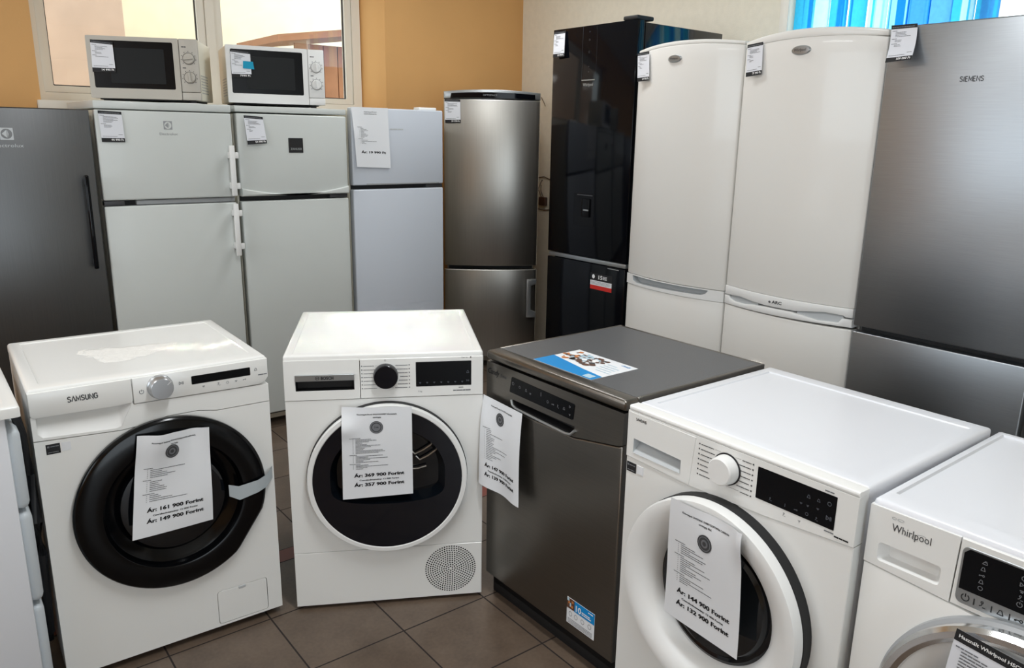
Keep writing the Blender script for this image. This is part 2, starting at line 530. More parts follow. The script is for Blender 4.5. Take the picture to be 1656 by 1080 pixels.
GLYPH = {   # heavy capitals drawn as strokes in a 1-high cell: (advance, strokes)
    'S': (0.78, [[(0.70, 0.84), (0.58, 0.95), (0.36, 1.0), (0.16, 0.93), (0.08, 0.76), (0.18, 0.60), (0.38, 0.52), (0.60, 0.43), (0.70, 0.26), (0.62, 0.08), (0.40, 0.0), (0.18, 0.04), (0.06, 0.17)]]),
    'A': (0.86, [[(0.02, 0.0), (0.43, 1.0), (0.84, 0.0)], [(0.17, 0.33), (0.69, 0.33)]]),
    'a': (0.86, [[(0.02, 0.0), (0.43, 1.0), (0.84, 0.0)]]),
    'M': (0.98, [[(0.08, 0.0), (0.08, 1.0), (0.49, 0.22), (0.90, 1.0), (0.90, 0.0)]]),
    'U': (0.82, [[(0.08, 1.0), (0.08, 0.30), (0.18, 0.08), (0.40, 0.0), (0.62, 0.08), (0.72, 0.30), (0.72, 1.0)]]),
    'N': (0.86, [[(0.08, 0.0), (0.08, 1.0), (0.78, 0.0), (0.78, 1.0)]]),
    'G': (0.90, [[(0.78, 0.80), (0.64, 0.95), (0.42, 1.0), (0.20, 0.92), (0.07, 0.68), (0.07, 0.32), (0.20, 0.08), (0.42, 0.0), (0.66, 0.06), (0.78, 0.20), (0.78, 0.50), (0.46, 0.50)]]),
    'I': (0.30, [[(0.15, 0.0), (0.15, 1.0)]]),
    'E': (0.72, [[(0.64, 0.0), (0.08, 0.0), (0.08, 1.0), (0.64, 1.0)], [(0.08, 0.52), (0.58, 0.52)]])}


def stroke_logo(parent, name, word, u, z, h, width, m, y, t=0.16):
    """a logo in heavy capitals, each letter a closed outline of even stroke"""
    total = sum(GLYPH[c][0] for c in word) + 0.12 * (len(word) - 1)
    k = width / total
    mb = MB(); x0 = u - width / 2
    T = t * h / 2
    lay = 0
    for c in word:
        adv, strokes = GLYPH[c]
        for st_ in strokes:
            P = [Vector((x0 + a * k, z + b * h)) for a, b in st_]
            L_, R_ = [], []
            for i, p in enumerate(P):
                d0 = (p - P[i - 1]).normalized() if i else (P[1] - P[0]).normalized()
                d1 = (P[i + 1] - p).normalized() if i < len(P) - 1 else d0
                n0 = Vector((-d0.y, d0.x)); n1 = Vector((-d1.y, d1.x)); n = (n0 + n1)
                n = n.normalized() if n.length > 1e-4 else n0
                q = T / max(0.42, n.dot(n0))
                L_.append(p + n * q); R_.append(p - n * q)
            yy = y - 0.00002 * (lay % 3); lay += 1
            vl = [mb.bm.verts.new((a.x, yy, a.y)) for a in L_]; vr = [mb.bm.verts.new((a.x, yy, a.y)) for a in R_]
            for i in range(len(P) - 1):
                mb.bm.faces.new((vl[i], vr[i], vr[i + 1], vl[i + 1]))
        x0 += (adv + 0.12) * k
    return mb.build(name, m, parent)


def geo_add(mb, V, F, fn):
    vs = [mb.bm.verts.new(fn(x, y)) for x, y in V]
    for f in F:
        try: mb.bm.faces.new([vs[i] for i in f])
        except ValueError: pass


def text(parent, name, s, u, z, h, m, y=-0.0008, width=None, align='CENTER', bold=0.0, shear=0.0, space=1.0, rot=0.0, label=None):
    V, F = text_geo(s, h, width, align, bold, shear, space)
    mb = MB(); c, sn = math.cos(R(rot)), math.sin(R(rot))
    geo_add(mb, V, F, lambda a, b: (u + a * c - b * sn, y, z + a * sn + b * c))
    o = mb.build(name, m, parent)
    if label: o['label'] = label
    return o


def bars(rects, fn):
    """small print: little rectangles standing for lines too fine to read"""
    mb = MB()
    for x0, x1, z0, z1 in rects:
        mb.poly([fn(x0, z0), fn(x1, z0), fn(x1, z1), fn(x0, z1)])
    return mb


def words(x, z, width, h, rnd, gap=0.6):
    """a line of small print broken into words"""
    out = []
    e = x + width
    while x < e - h:
        l = min(e - x, h * rnd.uniform(1.6, 5.5))
        out.append((x, x + l, z, z + h))
        x += l + h * gap
    return out


# ------------------------------------------------------------------ poses (metres, degrees; from the photograph's perspective)
POSE = {
    'A': (0.4867, 2.1910, -1.56), 'B': (1.0883, 2.0169, -28.67), 'C': (1.3729, 1.5846, -89.98),
    'D': (1.3503, 0.9557, -90.37), 'E': (1.3732, 0.3421, -89.5), 'G': (0.3790, 3.7476, 0.0),
    'H': (0.9792, 3.7518, 0.0), 'I': (1.5680, 3.7663, 0.0), 'J': (2.1602, 3.7828, 0.0),
    'K': (2.94, 4.005, -34.0), 'L': (2.8274, 3.0122, -89.11), 'M': (2.8194, 2.3885, -90.55),
    'N': (2.7922, 1.7705, -90.8), 'O': (2.7641, 1.1563, -89.7), 'P': (2.775, 0.525, -90.0)}


def to_world(k, u, y, z):
    X, Y, a = POSE[k]; c, s = math.cos(R(a)), math.sin(R(a))
    return Vector((X + c * u - s * y, Y + s * u + c * y, z))


def place(name, k, label, cat):
    X, Y, a = POSE[k]
    return thing(name, label, cat, (X, Y, 0), a)


# ================================================================== THE SETTING
mb = MB(); mb.poly([(LX, FY, 0), (WX + 0.3, FY, 0), (WX + 0.3, WY + 0.3, 0), (LX, WY + 0.3, 0)])
struct(mb.build('floor', floor_material()))
struct(MB().box(LX - 0.2, WX + 0.35, FY - 0.2, WY + 0.35, CEIL, CEIL + 0.15).build('ceiling', M_CEIL))
for lx_, ly_ in ((0.92, 1.00), (-0.9, 2.7), (2.4, 3.1)):  # made-up housings for the added fill lamps
    cl_ = thing('added_ceiling_light', 'added white ceiling fitting for a fill lamp above the machines, outside the picture', 'ceiling light', (lx_, ly_, CEIL - 0.07), 0, 'added ceiling fill fittings')
    MB().box(-0.15, 0.15, -0.65, 0.65, 0.0, 0.07, 0.01).build('fill_light_housing', M_CEIL, cl_)
# back wall with the window opening, its reveals splayed a little
OX0, OX1, OZ0, OZ1 = 0.626, 2.541, 1.603, 2.56
mb = MB()
mb.prism_z([(LX, WY), (OX0, WY), (OX0 - 0.02, WY + 0.3), (LX, WY + 0.3)], 0, CEIL)
mb.prism_z([(OX1, WY), (WX + 0.3, WY), (WX + 0.3, WY + 0.3), (OX1 - 0.09, WY + 0.3)], 0, CEIL)
mb.box(OX0 - 0.02, OX1, WY, WY + 0.3, 0, OZ0)
mb.box(OX0 - 0.02, OX1, WY, WY + 0.3, OZ1, CEIL)
struct(mb.build('wall_back', M_OCHRE))
# right wall with its window opening
RY0, RY1, RZ0, RZ1 = 0.70, 2.46, 0.92, 2.52
mb = MB()
mb.box(WX, WX + 0.3, RY1, WY, 0, CEIL)
mb.box(WX, WX + 0.3, FY, RY0, 0, CEIL)
mb.box(WX, WX + 0.3, RY0, RY1, 0, RZ0)
mb.box(WX, WX + 0.3, RY0, RY1, RZ1, CEIL)
struct(mb.build('wall_right', M_CREAM))
mb = MB()
mb.box(LX - 0.2, LX, FY, 0.2, 0, CEIL); 
for ya, yb in ((3.7, 3.785), (3.835, 4.145), (4.195, WY + 0.3)):  # slits between these pieces are made up for the added streak lamps
    mb.box(LX - 0.2, LX, ya, yb, 1.7, 2.2)
mb.box(LX - 0.2, LX, 3.7, WY + 0.3, 0, 1.7); mb.box(LX - 0.2, LX, 3.7, WY + 0.3, 2.2, CEIL)
mb.box(LX - 0.2, LX, 0.2, 3.7, 0, 1.05); mb.box(LX - 0.2, LX, 0.2, 3.7, 2.45, CEIL)  # assumed window opening, unseen, added to let daylight in
struct(mb.build('wall_left', M_OCHRE))
mb = MB()
mb.box(LX, -1.2, FY - 0.2, FY, 0, CEIL); mb.box(1.0, WX + 0.3, FY - 0.2, FY, 0, CEIL)
mb.box(-1.2, 1.0, FY - 0.2, FY, 2.3, CEIL)  # unseen doorway below, added as a daylight opening
struct(mb.build('wall_front', M_CREAM))

GLASS = glass_material()
# ---- back window: white plastic frame, two sashes, panes, sill
FYW = WY + 0.2
fx0, fx1, fz0, fz1 = 0.62, 2.472, 1.621, 2.54
mb = MB().plate([(fx0, fz0), (fx1, fz0), (fx1, fz1), (fx0, fz1)],
                [rr(fx0 + 0.055, 1.512, fz0 + 0.045, fz1 - 0.05, 0.004, 1), rr(1.560, fx1 - 0.055, fz0 + 0.045, fz1 - 0.05, 0.004, 1)], FYW, FYW + 0.07)
win = struct(mb.build('window_1', M_FRAME))
for a, b_ in ((fx0 + 0.057, 1.510), (1.562, fx1 - 0.057)):
    z0, z1 = fz0 + 0.047, fz1 - 0.052
    s = MB().plate([(a, z0), (b_, z0), (b_, z1), (a, z1)], [rr(a + 0.042, b_ - 0.042, z0 + 0.032, z1 - 0.04, 0.004, 1)], FYW + 0.012, FYW + 0.06).build('window_sash', M_FRAME, win)
    g0, g1, h0, h1 = a + 0.042, b_ - 0.042, z0 + 0.032, z1 - 0.04
    MB().plate([(g0 - .001, h0 - .001), (g1 + .001, h0 - .001), (g1 + .001, h1 + .001), (g0 - .001, h1 + .001)],
               [rr(g0 + 0.006, g1 - 0.006, h0 + 0.006, h1 - 0.006, 0.003, 1)], FYW + 0.03, FYW + 0.042).build('glazing_seal', M_SEALD, s)
    MB().box(g0, g1, FYW + 0.036, FYW + 0.038, h0, h1).build('window_pane', GLASS, s)
MB().box(OX0 - 0.018, OX1 - 0.065, WY - 0.03, FYW + 0.01, 1.545, 1.620, 0.004).build('window_sill', M_FRAME, win)
# ---- right window: frame and panes behind the blind
mb = MB()
for y0, y1, z0, z1 in ((RY1 - 0.06, RY1, RZ0, RZ1), (RY0, RY0 + 0.06, RZ0, RZ1), (RY0 + 0.06, RY1 - 0.06, RZ0, RZ0 + 0.06), (RY0 + 0.06, RY1 - 0.06, RZ1 - 0.06, RZ1), (1.50, 1.57, RZ0 + 0.06, RZ1 - 0.06)):
    mb.box(WX + 0.06, WX + 0.13, y0, y1, z0, z1, 0.004)
win2 = struct(mb.build('window_2', M_FRAME))
MB().box(WX + 0.09, WX + 0.094, RY0 + 0.06, 1.50, RZ0 + 0.06, RZ1 - 0.06).build('window_pane', GLASS, win2)
MB().box(WX + 0.09, WX + 0.094, 1.57, RY1 - 0.06, RZ0 + 0.06, RZ1 - 0.06).build('window_pane', GLASS, win2)
mb = MB()
mb.box(WX - 0.006, WX + 0.06, RY1 - 0.004, RY1 + 0.045, RZ0 - 0.04, RZ1 + 0.045, 0.003)
mb.box(WX - 0.006, WX + 0.06, RY0 - 0.045, RY0 + 0.004, RZ0 - 0.04, RZ1 + 0.045, 0.003)
mb.box(WX - 0.006, WX + 0.06, RY0 + 0.004, RY1 - 0.004, RZ1, RZ1 + 0.045, 0.003)
struct(mb.build('trim_1', M_FRAME))

# ---- vertical blind in the right window
blind = thing('vertical_blind', 'blue and white striped vertical blind drawn across the right-hand window', 'blind', (WX + 0.01, 1.935, RZ1 - 0.04))
MB().box(-0.018, 0.018, -0.52, 0.50, 0.0, 0.035, 0.004).build('head_rail', M_FRAME, blind)
CY, WT, DB = (0.05, 0.46, 0.72, 1), (0.46, 0.74, 0.78, 1), (0.012, 0.20, 0.62, 1)
vane_cols = [(CY, DB), (WT, CY), (CY, DB), (CY, DB), (WT, CY), ((0.26, 0.66, 0.76, 1), DB), ((0.06, 0.30, 0.70, 1), DB), ((0.10, 0.36, 0.70, 1), CY), (CY, WT), ((0.06, 0.30, 0.68, 1), CY)]
for i, (a, b_) in enumerate(vane_cols):
    yc = 2.380 - 1.935 - i * 0.0955
    mb = MB()
    n = 10
    for j in range(n):
        def pt(j_):
            t = j_ / n - 0.5
            return (0.006 * math.sin(t * 5 + i) - 0.012 * t, yc - t * 0.101)
        x0, y0 = pt(j); x1, y1 = pt(j + 1)
        mb.poly([(x0, y0, -1.5), (x1, y1, -1.5), (x1, y1, 0.0), (x0, y0, 0.0)])
    mb.build('blind_vane', vane_material('blind_fabric', a, b_, i + 1), blind)

# ---- outside the back window: a sunlit yard with neighbouring walls
e = tag(MB().box(1.36, 5.6, 9.2, 9.5, -0.4, 7.0, 0.02).build('neighbour_house_wall', M_EXTW), 'bright cream rendered house wall across the yard', 'house wall')
e = tag(MB().box(-1.8, 1.72, 7.6, 8.0, -0.4, 6.0, 0.02).build('neighbour_shade_wall', M_EXTP), 'pinkish wall standing in for the shaded part, seen through the left pane', 'house wall')
sh = thing('wooden_shed', 'low brown boarded shed seen through the right pane', 'shed', (3.75, 7.4, 0))
mb = MB()
for i in range(9):
    mb.box(-0.62 + i * 0.145, -0.62 + i * 0.145 + 0.138, 0.0, 0.03, 0, 2.30, 0.004)
mb.build('board_front', M_EXTB, sh)
mb = MB(); mb.prism([(-0.85, 2.28), (0.75, 2.52), (0.75, 2.58), (-0.85, 2.34)], -0.18, 0.9)
mb.build('shed_roof', M_EXTB, sh)
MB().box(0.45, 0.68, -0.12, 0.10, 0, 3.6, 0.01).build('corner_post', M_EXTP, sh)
struct(MB().box(-4, 9, WY + 0.3, 12, -0.45, -0.4).build('yard_ground', M_EXTG))


# ================================================================== SHEETS AND TAGS
def sheet_fn(P, ripple=None):
    """bilinear patch through four corner points (TL, TR, BR, BL) with an optional ripple along its normal"""
    TL, TR, BR, BL = [Vector(p) for p in P]
    nrm = (TR - TL).cross(BL - TL).normalized()
    if nrm.y > 0: nrm = -nrm

    def fn(s, t, off=0.0):
        p = TL * (1 - s) * (1 - t) + TR * s * (1 - t) + BR * s * t + BL * (1 - s) * t
        k = off + (ripple(s, t) if ripple else 0.0)
        return p + nrm * k
    return fn


def sheet_mesh(fn, s0, s1, t0, t1, off, nx, ny, top=None):
    mb = MB()
    g = []
    for j in range(ny + 1):
        row = []
        for i in range(nx + 1):
            s = s0 + (s1 - s0) * i / nx; t = t0 + (t1 - t0) * j / ny
            row.append(mb.bm.verts.new(fn(s, t, off)))
        g.append(row)
    for j in range(ny):
        for i in range(nx):
            mb.bm.faces.new((g[j][i], g[j + 1][i], g[j + 1][i + 1], g[j][i + 1]))
    return mb


def hang(name, label, cat, key, P, group=None):
    """Empty at the middle of the sheet's foot, in the frame of the appliance it hangs on"""
    c = (Vector(P[2]) + Vector(P[3])) / 2
    o = thing(name, label, cat, to_world(key, *c), POSE[key][2], group)
    return o, [tuple(Vector(p) - c) for p in P]


def price_sheet(label, key, P, title, old, new, seal='gear', ripple=None, seed=1, sealpos=(0.5, 0.185), lines=None, rot=0.0, seal_text=None, group='A4 price sheets'):
    o, Q = hang('price_sheet', label, 'price sheet', key, P, group)
    fn = sheet_fn(Q, ripple)
    W_, H_ = 0.21, 0.297
    sheet_mesh(fn, 0, 1, 0, 1, 0, 24, 30).build('paper_sheet', M_PAPER, o, ang=80)
    f2 = lambda x, z: fn(x / W_, -z / H_, 0.0007)         # x right, z down from the sheet's top-left corner, in metres
    rnd = random.Random(seed)
    mb = MB()
    z = -0.024
    for i, l in enumerate(title):
        V, F = text_geo(l, 0.0042)
        xs = [v[0] for v in V]; wd = max(xs) - min(xs); k = min(1, 0.175 / wd)
        for sh_ in (-0.00022, 0.0, 0.00022):
            geo_add(mb, V, F, lambda a, b: f2(W_ / 2 + a * k + sh_, z + b + abs(sh_) * 0.3))
        z -= 0.0095
    mb.build('title_text', M_INK, o)
    mb = MB()
    for s_, h_, z_, b_ in ((old, 0.0104, -0.226, 0.045), ('Cserekedvezmény: 12 000 Forint' if new else None, 0.0048, -0.2395, 0.025), (new, 0.0104, -0.2575, 0.045)):
        if not s_: continue
        V, F = text_geo(s_, h_, 0.150 if h_ > 0.006 else 0.118, 'CENTER', b_)
        x0 = min(v[0] for v in V); x1 = max(v[0] for v in V); mid = (x0 + x1) / 2
        for sh_ in ((-0.00028, 0.00028) if h_ > 0.006 else (-0.00015, 0.00015)):
            geo_add(mb, V, F, lambda a, b: f2(W_ * 0.52 + a - mid + sh_, z_ + b))
    mb.build('price_text', M_INK, o)
    # small print
    mb = MB()
    zz = -0.098
    ls_ = lines or (('h', 1), ('l', 5), ('h', 1), ('l', 6), ('h', 1), ('l', 4))
    dz_ = min(0.0056, 0.112 / (sum(n for _, n in ls_) + 0.4 * len(ls_)))
    for kind, n in (lines or (('h', 1), ('l', 5), ('h', 1), ('l', 6), ('h', 1), ('l', 4))):
        for i in range(n):
            x = 0.022 if kind == 'h' else 0.040
            wd = rnd.uniform(0.022, 0.034) if kind == 'h' else (rnd.uniform(0.016, 0.05) if rnd.random() < 0.7 else rnd.uniform(0.06, 0.105))
            for r_ in words(x, zz, wd, 0.0017, rnd, 0.3):
                mb.poly([f2(r_[0], r_[2]), f2(r_[1], r_[2]), f2(r_[1], r_[3]), f2(r_[0], r_[3])])
            if kind == 'l':
                mb.poly([f2(0.032, zz), f2(0.0335, zz), f2(0.0335, zz + 0.0018), f2(0.032, zz + 0.0018)])
            zz -= dz_
        if kind == 'l': zz -= dz_ * 0.4
    mb.build('small_print', M_SPRINT, o)
    # seal
    if seal:
        cx, cz = W_ * sealpos[0], -H_ * sealpos[1]
        mb = MB()
        n = 72
        def ring(r0, r1, off, m, nm, teeth=0.0):
            b_ = MB()
            for i in range(n):
                a0, a1 = 2 * PI * i / n, 2 * PI * (i + 1) / n
                k0 = 1 + (teeth if i % 2 else 0); k1 = 1 + (teeth if (i + 1) % 2 else 0)
                pts = [(r1 * k0, a0), (r1 * k1, a1), (r0, a1), (r0, a0)]
                vs = [b_.bm.verts.new(fn((cx + r_ * math.cos(a)) / W_, -(cz + r_ * math.sin(a)) / H_, off)) for r_, a in (pts if r0 > 0 else pts[:2] + [(0, 0)])]
                b_.bm.faces.new(vs)
            return b_.build(nm, m, o)
        if seal == 'gear':
            ring(0.0, 0.0195, 0.0008, M_SEAL, 'printed_seal', 0.09)
            ring(0.0150, 0.0168, 0.0011, M_GREYINK, 'seal_ring')
            ring(0.0, 0.0095, 0.0011, M_GREYINK, 'seal_centre')
            ring(0.0, 0.0045, 0.0013, M_SEAL, 'seal_star', 0.5)
        else:
            ring(0.0, 0.0200, 0.0008, M_SEAL, 'printed_seal')
            ring(0.0155, 0.0185, 0.0011, M_GREYINK, 'seal_ring')
            ring(0.0, 0.0125, 0.0011, M_GREYINK, 'seal_centre')
        if seal_text:
            mb = MB(); V, F = text_geo(seal_text, 0.0055, None, 'CENTER', 0.03)
            geo_add(mb, V, F, lambda a, b: fn((cx + a) / W_, -(cz + b - 0.002) / H_, 0.0014)); mb.build('seal_text', M_INK, o)
    return o


def price_tag(label, key, P, price, seed, header=None, group='laminated price tags', sections=((4, 0.9), (2, 0.5), (2, 0.35)), ripple=None):
    o, Q = hang('price_tag', label, 'price tag', key, P, group)
    fn = sheet_fn(Q, ripple)
    W_, H_ = 0.088, 0.128
    f2 = lambda x, z: fn(x / W_, -z / H_, 0.0008)
    sheet_mesh(fn, 0, 1, 0, 1, 0, 8, 12).build('card', M_CARD, o, ang=80)
    sheet_mesh(fn, 0, 1, 0, 0.095, 0.0005, 8, 2).build('header_strip', M_INK, o, ang=80)
    sheet_mesh(fn, 0, 1, 0.865, 1.0, 0.0005, 8, 2).build('price_strip', M_INK, o, ang=80)
    mb = MB(); V, F = text_geo(price, 0.0082, 0.047, 'RIGHT', 0.03)
    geo_add(mb, V, F, lambda a, b: f2(0.083 + a, -H_ * 0.955 + b)); mb.build('price_text', M_WHITEINK, o)
    rnd = random.Random(seed)
    mb = MB()
    for r_ in words(0.004, -0.0085, 0.076, 0.0024, rnd, 0.35):
        mb.poly([f2(r_[0], r_[2]), f2(r_[1], r_[2]), f2(r_[1], r_[3]), f2(r_[0], r_[3])])
    mb.build('header_print', M_GREYINK, o)
    mb = MB(); z = -0.0195
    for n, wmax in sections:
        for r_ in words(0.005, z, rnd.uniform(0.016, 0.022), 0.0018, rnd, 0.3):
            mb.poly([f2(r_[0], r_[2]), f2(r_[1], r_[2]), f2(r_[1], r_[3]), f2(r_[0], r_[3])])
        z -= 0.0048
        for i in range(n):
            for r_ in words(0.016, z, rnd.uniform(0.4, 0.75) * wmax * 0.09, 0.0016, rnd, 0.4):
                mb.poly([f2(r_[0], r_[2]), f2(r_[1], r_[2]), f2(r_[1], r_[3]), f2(r_[0], r_[3])])
            z -= 0.0044
        z -= 0.003
    for r_ in words(0.066, -0.097, 0.016, 0.0018, rnd, 0.3) + words(0.006, -0.1045, 0.055, 0.0015, rnd, 0.3):
        mb.poly([f2(r_[0], r_[2]), f2(r_[1], r_[2]), f2(r_[1], r_[3]), f2(r_[0], r_[3])])
    mb.build('small_print', M_GREYINK, o)
    return o


def feet(root, xs, ys, h=0.02, r=0.022):
    for x in xs:
        for y in ys:
            MB().lathe_z([(r, 0), (r, h * 0.5), (r * 0.6, h * 0.6), (r * 0.6, h + 0.004)], x, y, 20).build('foot', M_DARKP, root)


def icon(mb, kind, u, z, s, y):
    """tiny outline pictograms"""
    def seg(p, q, t=0.12):
        d = Vector((q[0] - p[0], q[1] - p[1])); n = Vector((-d.y, d.x)).normalized() * t * s * 0.5
        mb.poly([(u + s * p[0] + n.x, y, z + s * p[1] + n.y), (u + s * q[0] + n.x, y, z + s * q[1] + n.y), (u + s * q[0] - n.x, y, z + s * q[1] - n.y), (u + s * p[0] - n.x, y, z + s * p[1] - n.y)])
    def loop(pts, t=0.12, close=True):
        for i in range(len(pts) - (0 if close else 1)):
            seg(pts[i], pts[(i + 1) % len(pts)], t)
    if kind == 'power':
        loop([(0.42 * math.cos(R(a)), 0.42 * math.sin(R(a))) for a in range(120, 421, 25)], close=False); seg((0, 0.1), (0, 0.52))
    elif kind == 'circle':
        loop([(0.4 * math.cos(R(a)), 0.4 * math.sin(R(a))) for a in range(0, 360, 30)])
    elif kind == 'play':
        loop([(-0.3, -0.35), (0.35, 0), (-0.3, 0.35)])
    elif kind == 'pause':
        loop([(-0.45, -0.35), (0.05, 0), (-0.45, 0.35)]); seg((0.22, -0.35), (0.22, 0.35)); seg((0.42, -0.35), (0.42, 0.35))
    elif kind == 'bell':
        loop([(-0.4, -0.3), (0.4, -0.3), (0.25, 0.05), (0.15, 0.4), (-0.15, 0.4), (-0.25, 0.05)])
    elif kind == 'iron':
        loop([(-0.45, -0.25), (0.45, -0.25), (0.35, 0.2), (-0.1, 0.2)]); seg((-0.1, 0.38), (0.35, 0.38))
    elif kind == 'key':
        loop([(0.3 + 0.18 * math.cos(R(a)), 0.18 * math.sin(R(a))) for a in range(0, 360, 45)]); seg((0.12, 0), (-0.45, 0)); seg((-0.3, 0), (-0.3, -0.2)); seg((-0.45, 0), (-0.45, -0.2))
    elif kind == 'tap':
        loop([(-0.1 + 0.15 * math.cos(R(a)), 0.3 + 0.15 * math.sin(R(a))) for a in range(0, 360, 45)]); seg((-0.1, 0.15), (-0.1, -0.1)); seg((-0.4, -0.3), (-0.1, -0.1)); seg((0.0, -0.4), (0.4, -0.4))
    elif kind == 'bar':
        seg((0, -0.5), (0, 0.5), 0.16)
    else:
        seg((-0.35, 0.12), (0.35, 0.12), 0.16); seg((-0.2, -0.15), (0.2, -0.15), 0.16)
    return mb


def icons(parent, name, items, m, y):
    mb = MB()
    for k, u, z, s in items: icon(mb, k, u, z, s, y)
    return mb.build(name, m, parent)


def dial_print(parent, left, right, rows, z0, dz, r, cu, cz, rnd, m, y, h=0.0042, ln=True):
    mb = MB()
    for i in range(rows):
        z = z0 - dz * i
        wd = rnd.uniform(0.028, 0.044)
        for q in [(left, left + 0.0036, z - 0.0003, z + 0.0030)] + words(left + 0.0065, z, wd, h * 0.5, rnd, 0.25):
            mb.poly([(q[0], y, q[2]), (q[1], y, q[2]), (q[1], y, q[3]), (q[0], y, q[3])])
        wd2 = rnd.uniform(0.022, 0.04)
        for q in [(right - 0.0036, right, z - 0.0003, z + 0.0030)] + words(right - 0.0065 - wd2, z, wd2, h * 0.5, rnd, 0.25):
            mb.poly([(q[0], y, q[2]), (q[1], y, q[2]), (q[1], y, q[3]), (q[0], y, q[3])])
        if ln:
            zz = z + h * 0.3
            hw = math.sqrt(max(0, (r * 1.06) ** 2 - (zz - cz) ** 2))
            a0, a1 = left + 0.010 + wd, cu - hw - 0.001
            if a1 > a0 + 0.002: mb.poly([(a0, y, zz), (a1, y, zz), (a1, y, zz + 0.0006), (a0, y, zz + 0.0006)])
            a0, a1 = cu + hw + 0.001, right - 0.010 - wd2
            if a1 > a0 + 0.002: mb.poly([(a0, y, zz), (a1, y, zz), (a1, y, zz + 0.0006), (a0, y, zz + 0.0006)])
    return mb.build('programme_print', m, parent)


# ================================================================== FRONT-ROW MACHINES
def smalltext(parent, name, u, z, wd, h, m, y, seed=3):
    rnd = random.Random(seed); mb = MB()
    for q in words(u, z, wd, h, rnd, 0.25):
        mb.poly([(q[0], y, q[2]), (q[1], y, q[2]), (q[1], y, q[3]), (q[0], y, q[3])])
    return mb.build(name, m, parent)


def info_sticker(root, u0, u1, z0, z1, y, code=True):
    s = MB().box(u0, u1, y - 0.0006, y + 0.001, z0, z1).build('info_sticker', M_INK, root)
    s['label'] = 'small black and white sticker'
    mb = MB()
    rnd = random.Random(5)
    for q in words(u0 + 0.010, z1 - 0.008, (u1 - u0) * 0.6, 0.0026, rnd, 0.3) + words(u0 + 0.003, z0 + 0.004, (u1 - u0) * 0.75, 0.002, rnd, 0.3) + [(u0 + 0.003, u0 + 0.008, z1 - 0.009, z1 - 0.004)]:
        mb.poly([(q[0], y - 0.001, q[2]), (q[1], y - 0.001, q[2]), (q[1], y - 0.001, q[3]), (q[0], y - 0.001, q[3])])
    mb.build('sticker_print', M_GREYINK, s)
    if code:
        MB().box(u1 + 0.003, u1 + 0.024, y - 0.0006, y + 0.001, z0 + 0.003, z1 - 0.001).build('white_sticker', M_PAPER, root)


# ---------------------------------------------------------- A: washing machine with black door
A = place('washing_machine', 'A', 'white washing machine with wide black door ring and metal dial, front left', 'washing machine')
W2, D_, H_ = 0.3014, 0.5518, 0.8528
MB().box(-W2 + 0.001, W2 - 0.001, 0.0335, D_, 0.02, H_ - 0.02, 0.006).build('cabinet', M_WHITE, A)
MB().tray(-W2, W2, 0.002, D_ + 0.002, H_ - 0.024, H_, 0.009, 0.030, 0.052, 0.028, 0.0025).build('top_panel', M_WHITE, A)
seam = [(0.3, 0.7115), (0.15, 0.712), (0.10, 0.7215), (0.02, 0.7215), (-0.05, 0.7085), (-0.10, 0.705), (-0.3, 0.7155)]
flap = rr(0.106, 0.258, 0.028, 0.140, 0.010, 4)
fp = [(-W2, 0.022), (W2, 0.022)] + [(W2, 0.7115)] + seam[1:-1] + [(-W2, 0.7155)]
MB().plate(fp, [flap, circ(0.013, 0.468, 0.187)], 0.0, 0.03).build('front_panel', M_WHITE, A)
ff = MB().prism(rr(0.1075, 0.2565, 0.0295, 0.1385, 0.009, 4), 0.0005, 0.02, 0.001, 1).build('filter_flap', M_WHITE, A)
MB().box(0.170, 0.192, -0.0012, 0.004, 0.1290, 0.1375, 0.0012, 1).build('flap_catch', M_SCOOP, ff)
scoop = [(-0.290, 0.779), (-0.290, 0.735), (-0.280, 0.724), (-0.112, 0.7145), (-0.098, 0.718), (-0.071, 0.770), (-0.071, 0.779)]
mp = [(-W2, 0.7180)] + [(x, z + 0.0022) for x, z in seam[::-1][1:-1]] + [(W2, 0.7137), (W2, 0.7665), (-0.064, 0.7725), (-0.066, 0.7825), (-W2, 0.7825)]
MB().plate(mp, [scoop], 0.0, 0.03).build('upper_front_panel', M_WHITE, A)
dr = MB().prism([(-W2, 0.785), (-0.293, 0.779), (-0.105, 0.7765), (-0.0668, 0.7785), (-0.0640, 0.785), (-0.0640, H_ - 0.0075), (-W2, H_ - 0.0075)], -0.004, 0.03, 0.003, 2).build('detergent_drawer', M_WHITE, A)
# sloping finger scoop under the drawer lip
mb = MB()
def zb(u):
    P = [(-0.290, 0.735), (-0.287, 0.728), (-0.280, 0.724), (-0.112, 0.7145), (-0.104, 0.716), (-0.098, 0.7185), (-0.071, 0.771)]
    for (a, b), (c_, d_) in zip(P, P[1:]):
        if a <= u <= c_: return b + (d_ - b) * (u - a) / (c_ - a)
    return 0.775
us = [-0.290, -0.288, -0.285, -0.280] + [-0.280 + 0.168 * i / 12 for i in range(1, 13)] + [-0.108, -0.104, -0.101, -0.098] + [-0.098 + 0.027 * i / 6 for i in range(1, 7)]
rows = []
for u in us:
    b = zb(u); k = min(1.0, (0.7795 - b) / 0.055)
    rows.append([mb.bm.verts.new((u, 0.030 * k * t ** 0.8, b + (0.7795 - b) * t)) for t in (0, 0.15, 0.3, 0.45, 0.6, 0.75, 0.9, 1.0)])
for p, q in zip(rows, rows[1:]):
    for t in range(7):
        mb.bm.faces.new((p[t], q[t], q[t + 1], p[t + 1]))
mb.build('drawer_scoop', M_WHITE2, dr)
cp = [(-0.0625, 0.7745), (0.22, 0.7700), (0.275, 0.7705), (0.292, 0.777), (W2, 0.790), (W2, H_ - 0.0075), (-0.0625, H_ - 0.0075)]
